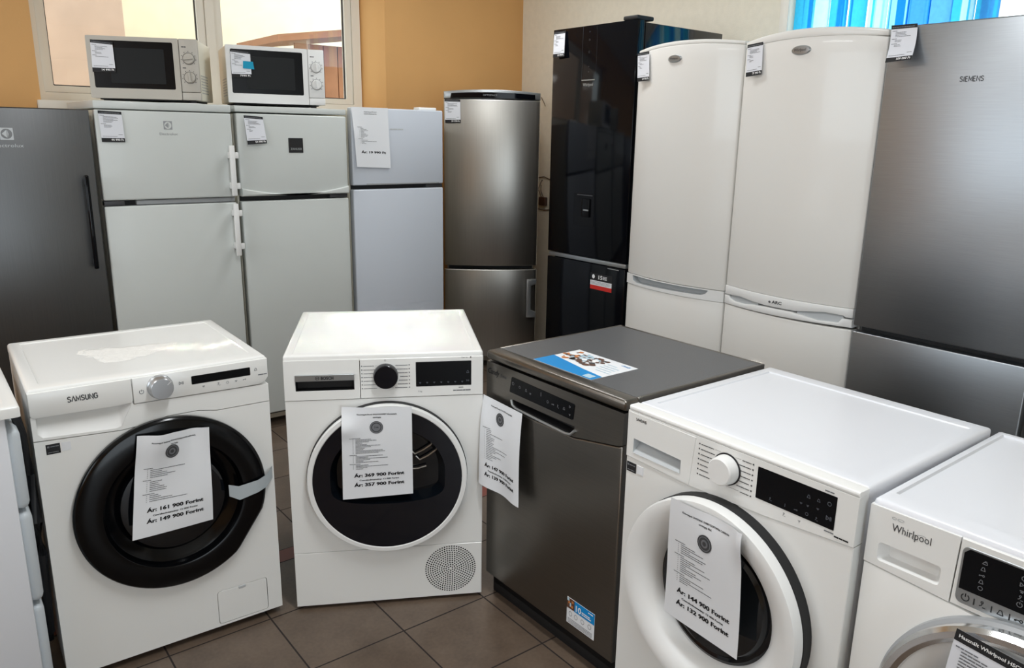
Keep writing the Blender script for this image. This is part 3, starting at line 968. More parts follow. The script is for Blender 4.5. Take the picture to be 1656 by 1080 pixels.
cpo = MB().prism(cp, -0.004, 0.03, 0.0025, 2).build('control_panel', M_WHITE, A)
dl = MB().lathe([(0.0335, -0.004), (0.0335, -0.008), (0.0305, -0.012), (0.0300, -0.030), (0.0275, -0.034), (0.0, -0.0345)], 0.005, 0.812, 64).build('dial', M_DIALMET, A)
text(dl, 'dial_mark', 'I', 0.018, 0.822, 0.014, M_WHITEINK, -0.0352, rot=-50)
MB().prism(rr(0.087, 0.250, 0.8025, 0.8265, 0.002, 2), -0.0046, 0.0, 0.0).build('display', M_DISP, A)
icons(cpo, 'panel_icons', [('power', -0.042, 0.805, 0.013), ('pause', 0.060, 0.812, 0.012), ('bell', 0.266, 0.817, 0.010), ('other', 0.118, 0.792, 0.010), ('tap', 0.160, 0.792, 0.010), ('circle', 0.184, 0.792, 0.008), ('other', 0.208, 0.792, 0.010), ('key', 0.232, 0.793, 0.009)], M_GREYINK, -0.0047)
smalltext(cpo, 'panel_print', 0.272, 0.798, 0.026, 0.003, M_GREYINK, -0.0047, 2)
stroke_logo(dr, 'logo', 'SaMSUNG', -0.181, 0.809, 0.0135, 0.070, M_DARKP, -0.0048, 0.19)
info_sticker(A, -0.277, -0.245, 0.677, 0.704, 0.0)


def flat_lower_right(a, r):
    d = math.degrees(a) % 360
    if 305 <= d <= 345:
        return min(1.0, 0.962 / math.cos(R(d - 325)))
    return 1.0


ad = MB().lathe([(0.253, 0.002), (0.256, -0.010), (0.2555, -0.018), (0.2515, -0.0235), (0.2450, -0.0262), (0.1920, -0.0330), (0.1860, -0.0310), (0.183, -0.024)], 0.013, 0.468, 96,
                fn=lambda a, r: flat_lower_right(a, r) if r > 0.22 else 1.0).build('door', M_BLACKD, A)
MB().lathe([(0.1835, -0.024), (0.178, -0.010), (0.150, 0.004), (0.142, 0.012)], 0.013, 0.468, 96).build('door_inner_ring', M_BLACKD, ad)
MB().lathe([(0.143, 0.012), (0.139, -0.002), (0.120, -0.006), (0.06, 0.002), (0.0, 0.004)], 0.013, 0.468, 80).build('door_glass', M_BOWL, ad)
feet(A, (-0.25, 0.25), (0.05, 0.50))
# dried soap patch on the lid
mb = MB()
rnd = random.Random(11)
cxp, cyp = -0.03, 0.265
n = 44
for k in range(1):
    ring = []
    for i in range(n):
        a = 2 * PI * i / n
        r = (0.085 + 0.018 * math.sin(3 * a + 1) + 0.014 * rnd.uniform(-1, 1)) * (1.0 + 0.35 * abs(math.cos(a)) ** 3)
        ring.append((cxp + r * math.cos(a) * 1.1, cyp + r * math.sin(a) * 0.95))
    inner = [(cxp + (x - cxp) * 0.86, cyp + (y - cyp) * 0.86) for x, y in ring]
    zt = H_ - 0.0025
    for i in range(n):
        j = (i + 1) % n
        mb.poly([(*ring[i], zt + 0.0002), (*ring[j], zt + 0.0002), (*inner[j], zt + 0.0016), (*inner[i], zt + 0.0016)])
    mb.poly([(x, y, zt + 0.0012) for x, y in inner])
tl = mb.build('soap_residue', M_DUST, A)
tl['label'] = 'dried white soap patch on the lid'
# grey tape on the door rim
tp = thing('tape_strip', 'grey adhesive tape strip across the right rim of the black washer door', 'tape', to_world('A', 0.22, -0.03, 0.46), POSE['A'][2])
mb = MB()
for q in ([(-0.063, 0.000, 0.030), (-0.036, -0.008, 0.022), (-0.036, -0.008, -0.022), (-0.063, 0.000, -0.006)],
          [(-0.036, -0.008, 0.022), (0.020, -0.008, 0.027), (0.018, -0.008, -0.012), (-0.036, -0.008, -0.022)],
          [(0.020, -0.008, 0.027), (0.050, 0.003, 0.033), (0.049, 0.003, -0.006), (0.018, -0.008, -0.012)],
          [(0.050, 0.003, 0.033), (0.077, 0.0293, 0.045), (0.076, 0.0293, 0.006), (0.049, 0.003, -0.006)]):
    mb.poly(q)
mb.build('tape', M_TAPE, tp)

def rip_a(s, t):
    return 0.016 * math.exp(-((s - 0.30) / 0.16) ** 2 - ((t - 0.02) / 0.22) ** 2) - 0.012 * math.exp(-((s - 0.78) / 0.14) ** 2 - (t / 0.25) ** 2) - 0.008 * math.exp(-((s - 0.02) / 0.1) ** 2 - ((t - 0.35) / 0.2) ** 2) + 0.0025 * math.sin(7 * t + 3 * s)
price_sheet('white A4 price sheet reading 161 900 and 149 900 Forint on the black washer door', 'A',
            [(-0.072, -0.048, 0.699), (0.113, -0.046, 0.684), (0.102, -0.048, 0.404), (-0.112, -0.048, 0.404)],
            ['Kicsomagolt Samsung WW90T554DAW/S6 előltöltős', 'mosógép'], 'Ár: 161 900 Forint', 'Ár: 149 900 Forint', ripple=rip_a, seed=21, sealpos=(0.47, 0.185))

# ---------------------------------------------------------- B: tumble dryer with white ring and black glass
B = place('tumble_dryer', 'B', 'white tumble dryer with white-ringed black glass door and round lower vent, centre', 'tumble dryer')
W2, D_, H_ = 0.2976, 0.6006, 0.8494
MB().box(-W2 + 0.001, W2 - 0.001, 0.0335, D_, 0.012, H_ - 0.02, 0.005).build('cabinet', M_WHITE, B)
MB().tray(-W2, W2, 0.0, D_, H_ - 0.020, H_, 0.006, 0.024, 0.022, 0.020, 0.002).build('top_panel', M_WHITE, B)
MB().plate([(-W2, 0.2015), (W2, 0.2015), (W2, 0.7085), (-W2, 0.7085)], [circ(0.001, 0.452, 0.222)], 0.0, 0.03).build('front_panel', M_WHITE, B)
kp = MB().prism([(-W2, 0.012), (W2, 0.012), (W2, 0.1995), (-W2, 0.1995)], 0.0, 0.03, 0.0015, 1).build('kick_panel', M_WHITE, B)
mb = MB(); cxv, czv = 0.195, 0.111
for k in range(1, 12):
    r = 0.0805 * k / 11.0
    n = int(round(2 * PI * r / 0.0079))
    for i in range(n):
        a = 2 * PI * (i + 0.5 * (k % 2)) / n
        px, pz = cxv + r * math.cos(a), czv + r * math.sin(a)
        mb.poly([(px + 0.0026 * math.cos(q * PI / 4), -0.0006, pz + 0.0026 * math.sin(q * PI / 4)) for q in range(8)])
vg = mb.build('vent_holes', M_INK, kp)
lp = rr(-0.265, -0.093, 0.739, 0.7715, 0.001, 1)
dw = MB().plate([(-W2, 0.7105), (-0.0765, 0.7105), (-0.0765, H_ - 0.0155), (-W2, H_ - 0.0155)], [lp], -0.002, 0.03).build('water_drawer', M_WHITE, B)
MB().pocket(lp, 0.0, 0.028, 0.003).build('drawer_recess', M_BLACKM, dw)
lip = MB().box(-0.2655, -0.0925, -0.0075, 0.004, 0.7705, 0.790, 0.001, 1).build('drawer_lip', M_SILVER, dw)
mb = MB()
for r0, r1 in ((0.0052, 0.0061),):
    for i in range(32):
        a0, a1 = 2 * PI * i / 32, 2 * PI * (i + 1) / 32
        mb.poly([(-0.2005 + r0 * math.cos(a0), -0.0080, 0.780 + r0 * math.sin(a0)), (-0.2005 + r1 * math.cos(a0), -0.0080, 0.780 + r1 * math.sin(a0)), (-0.2005 + r1 * math.cos(a1), -0.0080, 0.780 + r1 * math.sin(a1)), (-0.2005 + r0 * math.cos(a1), -0.0080, 0.780 + r0 * math.sin(a1))])
for x0, x1, z0, z1 in ((-0.2045, -0.2033, 0.7755, 0.7845), (-0.1977, -0.1965, 0.7755, 0.7845), (-0.2033, -0.1977, 0.7793, 0.7807)):
    mb.poly([(x0, -0.0080, z0), (x1, -0.0080, z0), (x1, -0.0080, z1), (x0, -0.0080, z1)])
mb.build('logo_ring', M_INK, lip)
text(lip, 'logo', 'BOSCH', -0.1715, 0.7755, 0.0092, M_INK, -0.0080, width=0.037, bold=0.06)
cpo = MB().prism([(-0.0745, 0.7105), (W2, 0.7105), (W2, H_ - 0.0155), (-0.0745, H_ - 0.0155)], -0.002, 0.03, 0.001, 1).build('control_panel', M_WHITE, B)
MB().lathe([(0.0378, -0.002), (0.0378, -0.006), (0.0365, -0.024), (0.0345, -0.0275), (0.0, -0.028)], 0.001, 0.781, 64).build('dial', M_NAVYG, B)
MB().prism(rr(0.0915, 0.261, 0.7425, 0.8205, 0.001, 1), -0.0026, 0.0, 0.0).build('display', M_DISP, B)
icons(cpo, 'display_icons', [('other', 0.104 + 0.0215 * i, 0.754, 0.009) for i in range(7)] + [('pause', 0.250, 0.757, 0.008), ('bell', 0.250, 0.785, 0.010)], M_DIMINK, -0.0030)
rnd = random.Random(4)
dial_print(cpo, -0.0715, 0.0735, 7, 0.811, 0.0118, 0.0378, 0.001, 0.781, rnd, M_GREYINK, -0.0026, h=0.0036)
icons(cpo, 'dial_icon', [('power', 0.0, 0.8285, 0.006)], M_GREYINK, -0.0026)
text(cpo, 'series_text', 'Serie', 0.240, 0.829, 0.0048, M_GREYINK, -0.0026, space=1.3)
text(cpo, 'series_number', '8', 0.259, 0.829, 0.0052, M_INK, -0.0026, bold=0.04)
text(cpo, 'load_text', '9 kg', 0.104, 0.7245, 0.0048, M_GREYINK, -0.0026)
smalltext(cpo, 'panel_print', 0.205, 0.7245, 0.056, 0.0036, M_GREYINK, -0.0026, 8)
smalltext(cpo, 'panel_print', 0.222, 0.7345, 0.016, 0.0022, M_GREYINK, -0.0026, 9)
bd = MB().lathe([(0.2475, 0.001), (0.2475, -0.014), (0.2440, -0.018)], 0.001, 0.452, 96).build('door_rim', M_BLACKM, B)
MB().lathe([(0.2450, -0.016), (0.2452, -0.030), (0.2425, -0.034), (0.2310, -0.0345), (0.2280, -0.032)], 0.001, 0.452, 96).build('door_ring', M_WHITE2, bd)
wq = []
for i in range(40):      # rounded viewing window, flat along its foot
    a = 2 * PI * i / 40
    x, z = 0.176 * math.cos(a), 0.152 * math.sin(a)
    if z < 0: z = -0.098 * min(1.0, (abs(math.sin(a)) ** 0.35))
    wq.append((0.001 + x, 0.470 + z))
MB().plate([(0.001 + 0.2285 * math.cos(2 * PI * i / 90), 0.452 + 0.2285 * math.sin(2 * PI * i / 90)) for i in range(90)], [wq], -0.0325, -0.028).build('door_glass', M_NAVYG, bd)
MB().pocket(wq, -0.0325, 0.045, 0.018).build('viewing_window', M_BOWL, bd)
mb = MB()
for u0, z0, u1, z1 in ((0.085, 0.520, 0.140, 0.552), (0.100, 0.500, 0.150, 0.530), (0.070, 0.470, 0.120, 0.478)):
    mb.tube([(u0 - 0.012, 0.004, z0 + 0.012), (u0, 0.002, z0), (u0 + (u1 - u0) * 0.5, 0.0, (z0 + z1) / 2 - 0.002), (u1, 0.002, z1)], 0.0028, 8)
mb.build('drum_rib', M_STEEL, bd)
feet(B, (-0.24, 0.24), (0.06, 0.54), 0.014)

def rip_b(s, t):
    return 0.010 * math.exp(-((s - 0.05) / 0.16) ** 2 - ((t - 0.22) / 0.1) ** 2) - 0.012 * math.exp(-(s / 0.2) ** 2 - (t / 0.16) ** 2) + 0.002 * math.sin(5 * t)
price_sheet('white A4 price sheet reading 369 900 and 357 900 Forint on the centre dryer', 'B',
            [(-0.132, -0.040, 0.695), (0.076, -0.040, 0.692), (0.076, -0.041, 0.405), (-0.138, -0.041, 0.397)],
            ['Kicsomagolt Bosch WQG245AMBY hőszivattyús', 'szárítógép'], 'Ár: 369 900 Forint', 'Ár: 357 900 Forint', seal='round', ripple=rip_b, seed=22, sealpos=(0.49, 0.215),
            lines=(('h', 1), ('l', 12), ('h', 1), ('l', 6), ('h', 1), ('l', 4)), seal_text='3 év')

# ---------------------------------------------------------- C: dishwasher
C = place('dishwasher', 'C', 'dark steel dishwasher with grey laminate top, between the two dryers', 'dishwasher')
W2, D_, H_ = 0.2998, 0.5842, 0.8483
MB().box(-W2 + 0.006, W2 - 0.006, 0.03, D_, 0.03, H_ - 0.03, 0.004).build('cabinet', M_BLACKM, C)
tpf = MB()
tpf.box(-W2, W2, -0.004, 0.050, H_ - 0.030, H_, 0.010, 3)
tpf.box(-W2, -W2 + 0.012, 0.045, D_, H_ - 0.030, H_, 0.003, 2)
tpf.box(W2 - 0.012, W2, 0.045, D_, H_ - 0.030, H_, 0.003, 2)
tpf.box(-W2 + 0.01, W2 - 0.01, D_ - 0.012, D_, H_ - 0.030, H_, 0.003, 2)
tf = tpf.build('top_frame', M_STEELC, C)
MB().box(-W2 + 0.008, W2 - 0.008, 0.046, D_ - 0.008, H_ - 0.028, H_ - 0.0012).build('laminate_top', M_LAMIN, C)
hp = [(-0.165, 0.7235), (0.114, 0.7235), (0.112, 0.712), (0.098, 0.700), (0.085, 0.6985), (-0.135, 0.7045), (-0.152, 0.709)]
W3 = W2 - 0.004
cpo = MB().plate([(-W3, 0.6965), (-0.17, 0.6925), (0.11, 0.6925), (0.28, 0.722), (W3, 0.728), (W3, 0.8145), (-W3, 0.8145)], [hp], -0.004, 0.03).build('control_panel', M_STEELC, C)
MB().pocket(hp, -0.002, 0.035, 0.003).build('handle_recess', M_BLACKM, cpo)
mb = MB(); mb.tube([(-0.166, -0.006, 0.722), (-0.158, -0.009, 0.709), (-0.138, -0.010, 0.7025), (-0.02, -0.010, 0.6985), (0.085, -0.010, 0.6955), (0.103, -0.009, 0.6985), (0.116, -0.006, 0.712)], 0.0042, 10)
mb.build('handle_lip', M_SILVER, cpo)
MB().prism([(-0.176, 0.7440), (0.102, 0.7395), (0.108, 0.7425), (0.1135, 0.784), (0.110, 0.7875), (-0.164, 0.7945), (-0.169, 0.792), (-0.178, 0.747)], -0.0052, 0.0, 0.0008, 1).build('display', M_DISP, C)
icons(cpo, 'display_icons', [('power', -0.160, 0.775, 0.011), ('circle', -0.128, 0.772, 0.009), ('bell', -0.098, 0.770, 0.010), ('other', -0.078, 0.765, 0.011), ('bar', -0.030, 0.777, 0.012), ('circle', 0.000, 0.763, 0.009), ('key', 0.022, 0.762, 0.010), ('tap', 0.045, 0.762, 0.010), ('bell', 0.070, 0.763, 0.010), ('play', 0.094, 0.775, 0.010), ('other', 0.094, 0.752, 0.010)], M_GREYINK, -0.0058)
text(cpo, 'logo', 'Candy', -0.262, 0.778, 0.0175, M_INK, -0.0048, shear=0.35, bold=0.02, width=0.058)
text(cpo, 'logo_script', 'Brava', -0.212, 0.7785, 0.0105, M_DARKP, -0.0048, shear=0.5, width=0.030)
dp = [(-W3, 0.082), (W3, 0.082), (W3, 0.7260), (0.279, 0.7198), (0.111, 0.6903), (-0.171, 0.6903), (-W3, 0.6943)]
MB().prism(dp, -0.003, 0.03, 0.006, 3).build('door', M_STEELC, C)
MB().box(-W2 + 0.004, W2 - 0.004, 0.030, 0.06, 0.0, 0.078, 0.003).build('kick_plate', M_BLACKM, C)
st = MB().box(0.1105, 0.2255, -0.0042, 0.0, 0.1155, 0.1980).build('warranty_sticker', M_PAPER, C)
st['label'] = 'blue and white sticker with a large 10'
MB().box(0.143, 0.2255, -0.0047, -0.004, 0.1640, 0.1980).build('blue_band', M_BLUE, st)
rnd = random.Random(31)
for nm, m_, rects in (('photo_print', M_BROWN, [(0.1105, 0.143, 0.1645, 0.1980)]), ('photo_print', M_ORANGE, [(0.128, 0.137, 0.170, 0.178), (0.117, 0.124, 0.180, 0.188), (0.131, 0.139, 0.186, 0.193)]), ('photo_print', M_PALEB, [(0.112, 0.121, 0.188, 0.1975), (0.123, 0.129, 0.172, 0.184)])):
    k = 0.0047 if m_ is M_BROWN else 0.0050
    bars(rects, lambda x, z: (x, -k, z)).build(nm, m_, st)
text(st, 'sticker_number', '10', 0.158, 0.1690, 0.0190, M_WHITEINK, -0.0051, width=0.022, bold=0.03)
mb = MB()
for q in words(0.174, 0.1765, 0.034, 0.0032, rnd, 0.3) + words(0.174, 0.1705, 0.042, 0.0032, rnd, 0.3) + words(0.200, 0.190, 0.02, 0.003, rnd, 0.3):
    mb.poly([(q[0], -0.0051, q[2]), (q[1], -0.0051, q[2]), (q[1], -0.0051, q[3]), (q[0], -0.0051, q[3])])
mb.build('sticker_print', M_WHITEINK, st)
mb = MB()
for i in range(4):
    for q in words(0.116, 0.119 + i * 0.0042, 0.102, 0.0016, rnd, 0.4):
        mb.poly([(q[0], -0.0047, q[2]), (q[1], -0.0047, q[2]), (q[1], -0.0047, q[3]), (q[0], -0.0047, q[3])])
for i, cx in enumerate((0.127, 0.150, 0.178, 0.207)):
    for k in range(10):
        a0, a1 = 2 * PI * k / 10, 2 * PI * (k + 1) / 10
        mb.poly([(cx + 0.007 * math.cos(a0), -0.0047, 0.149 + 0.008 * math.sin(a0)), (cx + 0.007 * math.cos(a1), -0.0047, 0.149 + 0.008 * math.sin(a1)), (cx + 0.0058 * math.cos(a1), -0.0047, 0.149 + 0.0066 * math.sin(a1)), (cx + 0.0058 * math.cos(a0), -0.0047, 0.149 + 0.0066 * math.sin(a0))])
mb.build('sticker_print', M_GREYINK, st)

def rip_c(s, t):
    return 0.006 * math.sin(2.5 * PI * s + 0.6) * t + 0.005 * math.exp(-((s - 0.12) / 0.1) ** 2 - ((t - 0.3) / 0.2) ** 2) + 0.004 * math.sin(4 * t) - 0.004
price_sheet('white A4 price sheet reading 147 900 and 139 900 Forint on the dark steel dishwasher', 'C',
            [(-0.290, -0.024, 0.709), (-0.093, -0.026, 0.703), (-0.083, -0.040, 0.410), (-0.278, -0.050, 0.422)],
            ['Kicsomagolt Candy CF 5C7F0X mosogatógép'], 'Ár: 147 900 Forint', 'Ár: 139 900 Forint', ripple=rip_c, seed=23, sealpos=(0.475, 0.18),
            lines=(('h', 1), ('l', 18)))
# leaflet lying on the dishwasher
lf = thing('leaflet', 'blue and white leaflet with food photo lying on the dishwasher top', 'leaflet', to_world('C', -0.010, 0.142, H_ - 0.0012), POSE['C'][2])
lfp = MB().box(-0.125, 0.125, -0.092, 0.094, 0.0, 0.0008).build('leaflet_sheet', M_PAPER, lf)
LZ = 0.0012
MB().poly([(-0.125, -0.092, LZ), (0.125, -0.092, LZ), (0.125, -0.050, LZ), (0.03, -0.038, LZ), (-0.125, -0.010, LZ)]).build('blue_band', M_BLUE, lf)
rnd = random.Random(77)
for nm, m_, n_, lim in (('food_photo', M_BROWN, 60, 1.0), ('food_photo', M_PALEB, 22, 0.7), ('food_photo', M_ORANGE, 18, 0.9), ('food_photo', M_DARKP, 26, 1.0), ('food_photo', M_WHITEINK, 14, 0.8)):
    mb = MB(); k = {M_BROWN.name: 0.0014, M_PALEB.name: 0.0018, M_ORANGE.name: 0.0017, M_DARKP.name: 0.0016, M_WHITEINK.name: 0.0020}[m_.name]
    for i in range(n_):
        if m_ is M_PALEB:
            cx, cy = rnd.gauss(-0.045, 0.022), rnd.gauss(0.045, 0.014)
        elif m_ is M_ORANGE:
            cx, cy = rnd.gauss(-0.095, 0.014), rnd.gauss(0.030, 0.016)
        else:
            cx, cy = rnd.uniform(-0.108, 0.030), rnd.uniform(-0.006, 0.074)
            cy = max(cy, 0.0 - cx * 0.16 - 0.004)
        r = rnd.uniform(0.003, 0.010)
        mb.poly([(max(-0.125, min(0.06, cx + r * 1.3 * rnd.uniform(0.8, 1.1) * math.cos(q * PI / 5))), min(0.093, cy + r * math.sin(q * PI / 5)), k + i * 0.00001) for q in range(10)])
    mb.build(nm, m_, lf)
mb = MB()
for i in range(5):
    for q in words(0.045 if i < 4 else 0.06, 0.048 - i * 0.016, 0.062 if i else 0.045, 0.0042, rnd, 0.4):
        mb.poly([(q[0], q[2], LZ), (q[1], q[2], LZ), (q[1], q[3], LZ), (q[0], q[3], LZ)])
mb.build('leaflet_print', M_PALEB, lf)
mb = MB()
V, F = text_geo('Candy', 0.011, 0.036, 'CENTER', 0.02, 0.35)
geo_add(mb, V, F, lambda a, b: (0.092 + a, 0.072 + b, LZ)); mb.build('leaflet_logo', M_BLUE, lf)
bars([(0.080, 0.112, -0.086, -0.060)], lambda x, y: (x, y, LZ + 0.0003)).build('leaflet_badge', M_PALEB, lf)

# ---------------------------------------------------------- D: dryer, white ring door
D = place('tumble_dryer', 'D', 'white tumble dryer with white ring door, black display and round white dial, lower right', 'tumble dryer')
W2, D_, H_ = 0.3027, 0.5808, 0.8519
MB().box(-W2 + 0.001, W2 - 0.001, 0.0335, D_, 0.02, H_ - 0.02, 0.005).build('cabinet', M_COOLW, D)
MB().tray(-W2, W2, 0.035, D_ + 0.002, H_ - 0.026, H_, 0.008, 0.030, 0.033, 0.045, 0.003).build('top_panel', M_COOLW, D)
tr = [(-0.2785, 0.771), (-0.2785, 0.7335), (-0.1280, 0.7325), (-0.1280, 0.7655)]
fa = MB().plate([(-W2, 0.7185), (-0.10, 0.712), (0.10, 0.7205), (W2, 0.7365), (W2, 0.8390), (-W2, 0.8390)], [tr[::-1]], 0.0, 0.0338)
fa.prism([(-W2, 0.8385), (W2, 0.8385), (W2, H_ - 0.001), (-W2, H_ - 0.001)], 0.0, 0.0338, 0.006, 3)
fa.build('control_fascia', M_WHITE, D)
MB().prism([(-W2, 0.022), (W2, 0.022), (W2, 0.7345), (0.10, 0.7185), (-0.10, 0.710), (-W2, 0.7165)], 0.0015, 0.03, 0.0015, 1).build('front_panel', M_WHITE, D)
tr = [(-0.2785, 0.771), (-0.2785, 0.7335), (-0.1280, 0.7325), (-0.1280, 0.7655)]
td = MB().plate([(-0.2985, 0.7195), (-0.101, 0.7145), (-0.090, 0.8340), (-0.2985, 0.8360)], [tr[::-1]], -0.0012, 0.0).build('water_drawer', M_WHITE, D)
mb = MB()
mb.poly([(-0.2785, 0.0, 0.771), (-0.1280, 0.0, 0.7655), (-0.132, 0.030, 0.758), (-0.2755, 0.030, 0.764)])
mb.poly([(-0.2755, 0.030, 0.764), (-0.132, 0.030, 0.758), (-0.1280, -0.001, 0.7325), (-0.2785, -0.001, 0.7335)])
mb.poly([(-0.2785, 0.0, 0.771), (-0.2755, 0.030, 0.764), (-0.2785, -0.001, 0.7335)])
mb.poly([(-0.1280, 0.0, 0.7655), (-0.1280, -0.001, 0.7325), (-0.132, 0.030, 0.758)])
for v in mb.bm.verts: v.co.y -= 0.0018
rc = mb.build('drawer_scoop', M_SCOOP, td)
stroke_logo(D, 'logo', 'SaMSUNG', -0.2575, 0.8195, 0.0064, 0.034, M_INK, -0.0016, 0.2)
MB().lathe([(0.0365, 0.0), (0.0365, -0.0022), (0.0330, -0.0026)], 0.0, 0.790, 64).build('dial_seat', M_INK, D)
dl = MB().lathe([(0.0335, -0.001), (0.0335, -0.006), (0.0310, -0.027), (0.0285, -0.030), (0.0, -0.0302)], 0.0, 0.790, 64).build('dial', M_WHITE2, D)
MB().prism(rr(0.0785, 0.2595, 0.7535, 0.8245, 0.001, 1), -0.0008, 0.002, 0.0).build('display', M_DISP, D)
icons(D, 'display_icons', [('circle', 0.245, 0.805, 0.010), ('pause', 0.247, 0.775, 0.012), ('bell', 0.222, 0.803, 0.008), ('other', 0.222, 0.785, 0.008), ('bell', 0.200, 0.803, 0.009), ('other', 0.200, 0.783, 0.008), ('other', 0.185, 0.783, 0.008), ('circle', 0.200, 0.765, 0.008), ('tap', 0.222, 0.763, 0.008), ('key', 0.175, 0.764, 0.008), ('bar', 0.150, 0.764, 0.007), ('tap', 0.115, 0.764, 0.008)], M_DIMINK, -0.0012)
rnd = random.Random(9)
dial_print(D, -0.0800, 0.0680, 7, 0.8225, 0.0122, 0.0365, 0.0, 0.790, rnd, M_SEAL, -0.0006, h=0.0040)
smalltext(D, 'panel_print', 0.232, 0.8285, 0.020, 0.0026, M_GREYINK, -0.0006, 5)
smalltext(D, 'panel_print', 0.240, 0.7455, 0.020, 0.0026, M_GREYINK, -0.0006, 6)
smalltext(D, 'panel_print', 0.262, 0.7415, 0.030, 0.0034, M_INK, -0.0012, 7)
icons(D, 'panel_icons', [('tap', 0.150, 0.7425, 0.009), ('other', 0.185, 0.7425, 0.008)], M_GREYINK, -0.0006)
info_sticker(D, -0.2990, -0.2680, 0.679, 0.7040, 0.0008)
dd = MB().lathe([(0.2440, 0.003), (0.2440, -0.026), (0.2400, -0.028)], 0.0, 0.474, 96).build('door_rim', M_BLACKM, D)
MB().lathe([(0.2420, -0.024), (0.2425, -0.046), (0.2390, -0.0535), (0.2260, -0.0560), (0.2020, -0.050), (0.1780, -0.0350), (0.1640, -0.0200), (0.1570, -0.0020)], 0.0, 0.474, 96).build('door_ring', M_WHITE2, dd)
MB().lathe([(0.1578, -0.0030), (0.1500, -0.006), (0.1420, -0.0035), (0.1340, -0.012), (0.08, -0.019), (0.0, -0.021)], 0.0, 0.474, 80).build('door_glass', M_BOWL, dd)
feet(D, (-0.25, 0.25), (0.06, 0.52))

def rip_d(s, t):
    return 0.010 * math.exp(-((s - 0.97) / 0.08) ** 2 - ((t - 0.08) / 0.14) ** 2) - 0.006 * math.exp(-((s - 0.6) / 0.2) ** 2 - (t / 0.1) ** 2) + 0.003 * math.sin(4.5 * t + 1) + 0.006 * s * t
price_sheet('white A4 price sheet reading 144 900 and 132 900 Forint on the white ring door', 'D',
            [(-0.096, -0.0620, 0.703), (0.101, -0.0600, 0.699), (0.110, -0.052, 0.396), (-0.108, -0.050, 0.398)],
            ['Kicsomagolt SAMSUNG DV80T5220TW/S6 CARBON', 'szárítógép BLK'], 'Ár: 144 900 Forint', 'Ár: 132 900 Forint', ripple=rip_d, seed=24, sealpos=(0.51, 0.235),
            lines=(('h', 1), ('l', 5), ('h', 1), ('l', 8), ('h', 1), ('l', 4)))

# ---------------------------------------------------------- E: dryer with chrome ring, cut by the frame
E_ = place('tumble_dryer', 'E', 'white tumble dryer with chrome door ring, cut off at the lower right corner', 'tumble dryer')
W2, D_, H_ = 0.2985, 0.5883, 0.8408
MB().box(-W2 + 0.001, W2 - 0.001, 0.0335, D_, 0.02, H_ - 0.02, 0.005).build('cabinet', M_COOLW, E_)
MB().tray(-W2, W2, 0.004, D_ + 0.002, H_ - 0.022, H_, 0.010, 0.018, 0.050, 0.022, 0.005).build('top_panel', M_COOLW, E_)
MB().prism([(-W2, 0.022), (W2, 0.022), (W2, 0.6985), (0.05, 0.6945), (-0.10, 0.6960), (-W2, 0.7080)], 0.0, 0.03, 0.003, 2).build('front_panel', M_WHITE, E_)
tr = rr(-0.2745, -0.1595, 0.7215, 0.7595, 0.007, 4)
td = MB().plate([(-W2, 0.7105), (-0.1395, 0.7010), (-0.1365, H_ - 0.012), (-W2, H_ - 0.012)], [tr], -0.001, 0.03).build('water_drawer', M_WHITE, E_)
MB().pocket(tr, -0.001, 0.024, 0.012).build('drawer_scoop', M_WHITE2, td)
text(td, 'logo', 'Whirlpool', -0.2180, 0.7915, 0.0150, M_DARKP, -0.0016, width=0.071)
for (cx, cz, rx, rz, a0, a1, tilt) in ((-0.205, 0.797, 0.013, 0.0055, -30, 260, 20), (-0.240, 0.8165, 0.006, 0.0022, 0, 330, 0), (-0.252, 0.8165, 0.004, 0.0022, 20, 340, 0)):
    mb = MB(); pts = []
    for i in range(25):
        a = R(a0 + (a1 - a0) * i / 24); x, z = rx * math.cos(a), rz * math.sin(a); c_, s_ = math.cos(R(tilt)), math.sin(R(tilt))
        pts.append((cx + x * c_ - z * s_, cz + x * s_ + z * c_))
    for p, q in zip(pts, pts[1:]):
        dx, dz = q[0] - p[0], q[1] - p[1]; l = math.hypot(dx, dz) or 1; nx, nz = -dz / l * 0.0004, dx / l * 0.0004
        mb.poly([(p[0] + nx, -0.0016, p[1] + nz), (q[0] + nx, -0.0016, q[1] + nz), (q[0] - nx, -0.0016, q[1] - nz), (p[0] - nx, -0.0016, p[1] - nz)])
    mb.build('logo_swirl', M_GREYP, td)
cpo = MB().prism([(-0.1375, 0.7010), (0.05, 0.6965), (W2, 0.7005), (W2, H_ - 0.012), (-0.1345, H_ - 0.012)], -0.001, 0.03, 0.0015, 1).build('control_panel', M_WHITE, E_)
MB().prism(rr(-0.1305, 0.1305, 0.7095, 0.8175, 0.012, 5), -0.0028, 0.0, 0.001, 1).build('display_surround', M_SILVER, cpo)
MB().prism([(-0.1265, 0.7370), (0.1265, 0.7370), (0.1265, 0.8055), (0.1185, 0.8140), (-0.1185, 0.8140), (-0.1265, 0.8055)], -0.0034, -0.001, 0.0).build('display', M_DISP, cpo)
icons(cpo, 'button_icons', [('power', -0.1135, 0.7235, 0.015), ('bar', -0.099, 0.7225, 0.012), ('tap', -0.085, 0.7235, 0.013), ('bar', -0.071, 0.7225, 0.012), ('bell', -0.057, 0.7225, 0.012), ('bar', -0.043, 0.7225, 0.012), ('key', -0.029, 0.7230, 0.013), ('bar', -0.015, 0.7225, 0.012), ('iron', -0.001, 0.7225, 0.013), ('bar', 0.013, 0.7225, 0.012), ('circle', 0.03, 0.7225, 0.012)], M_INK, -0.0034)
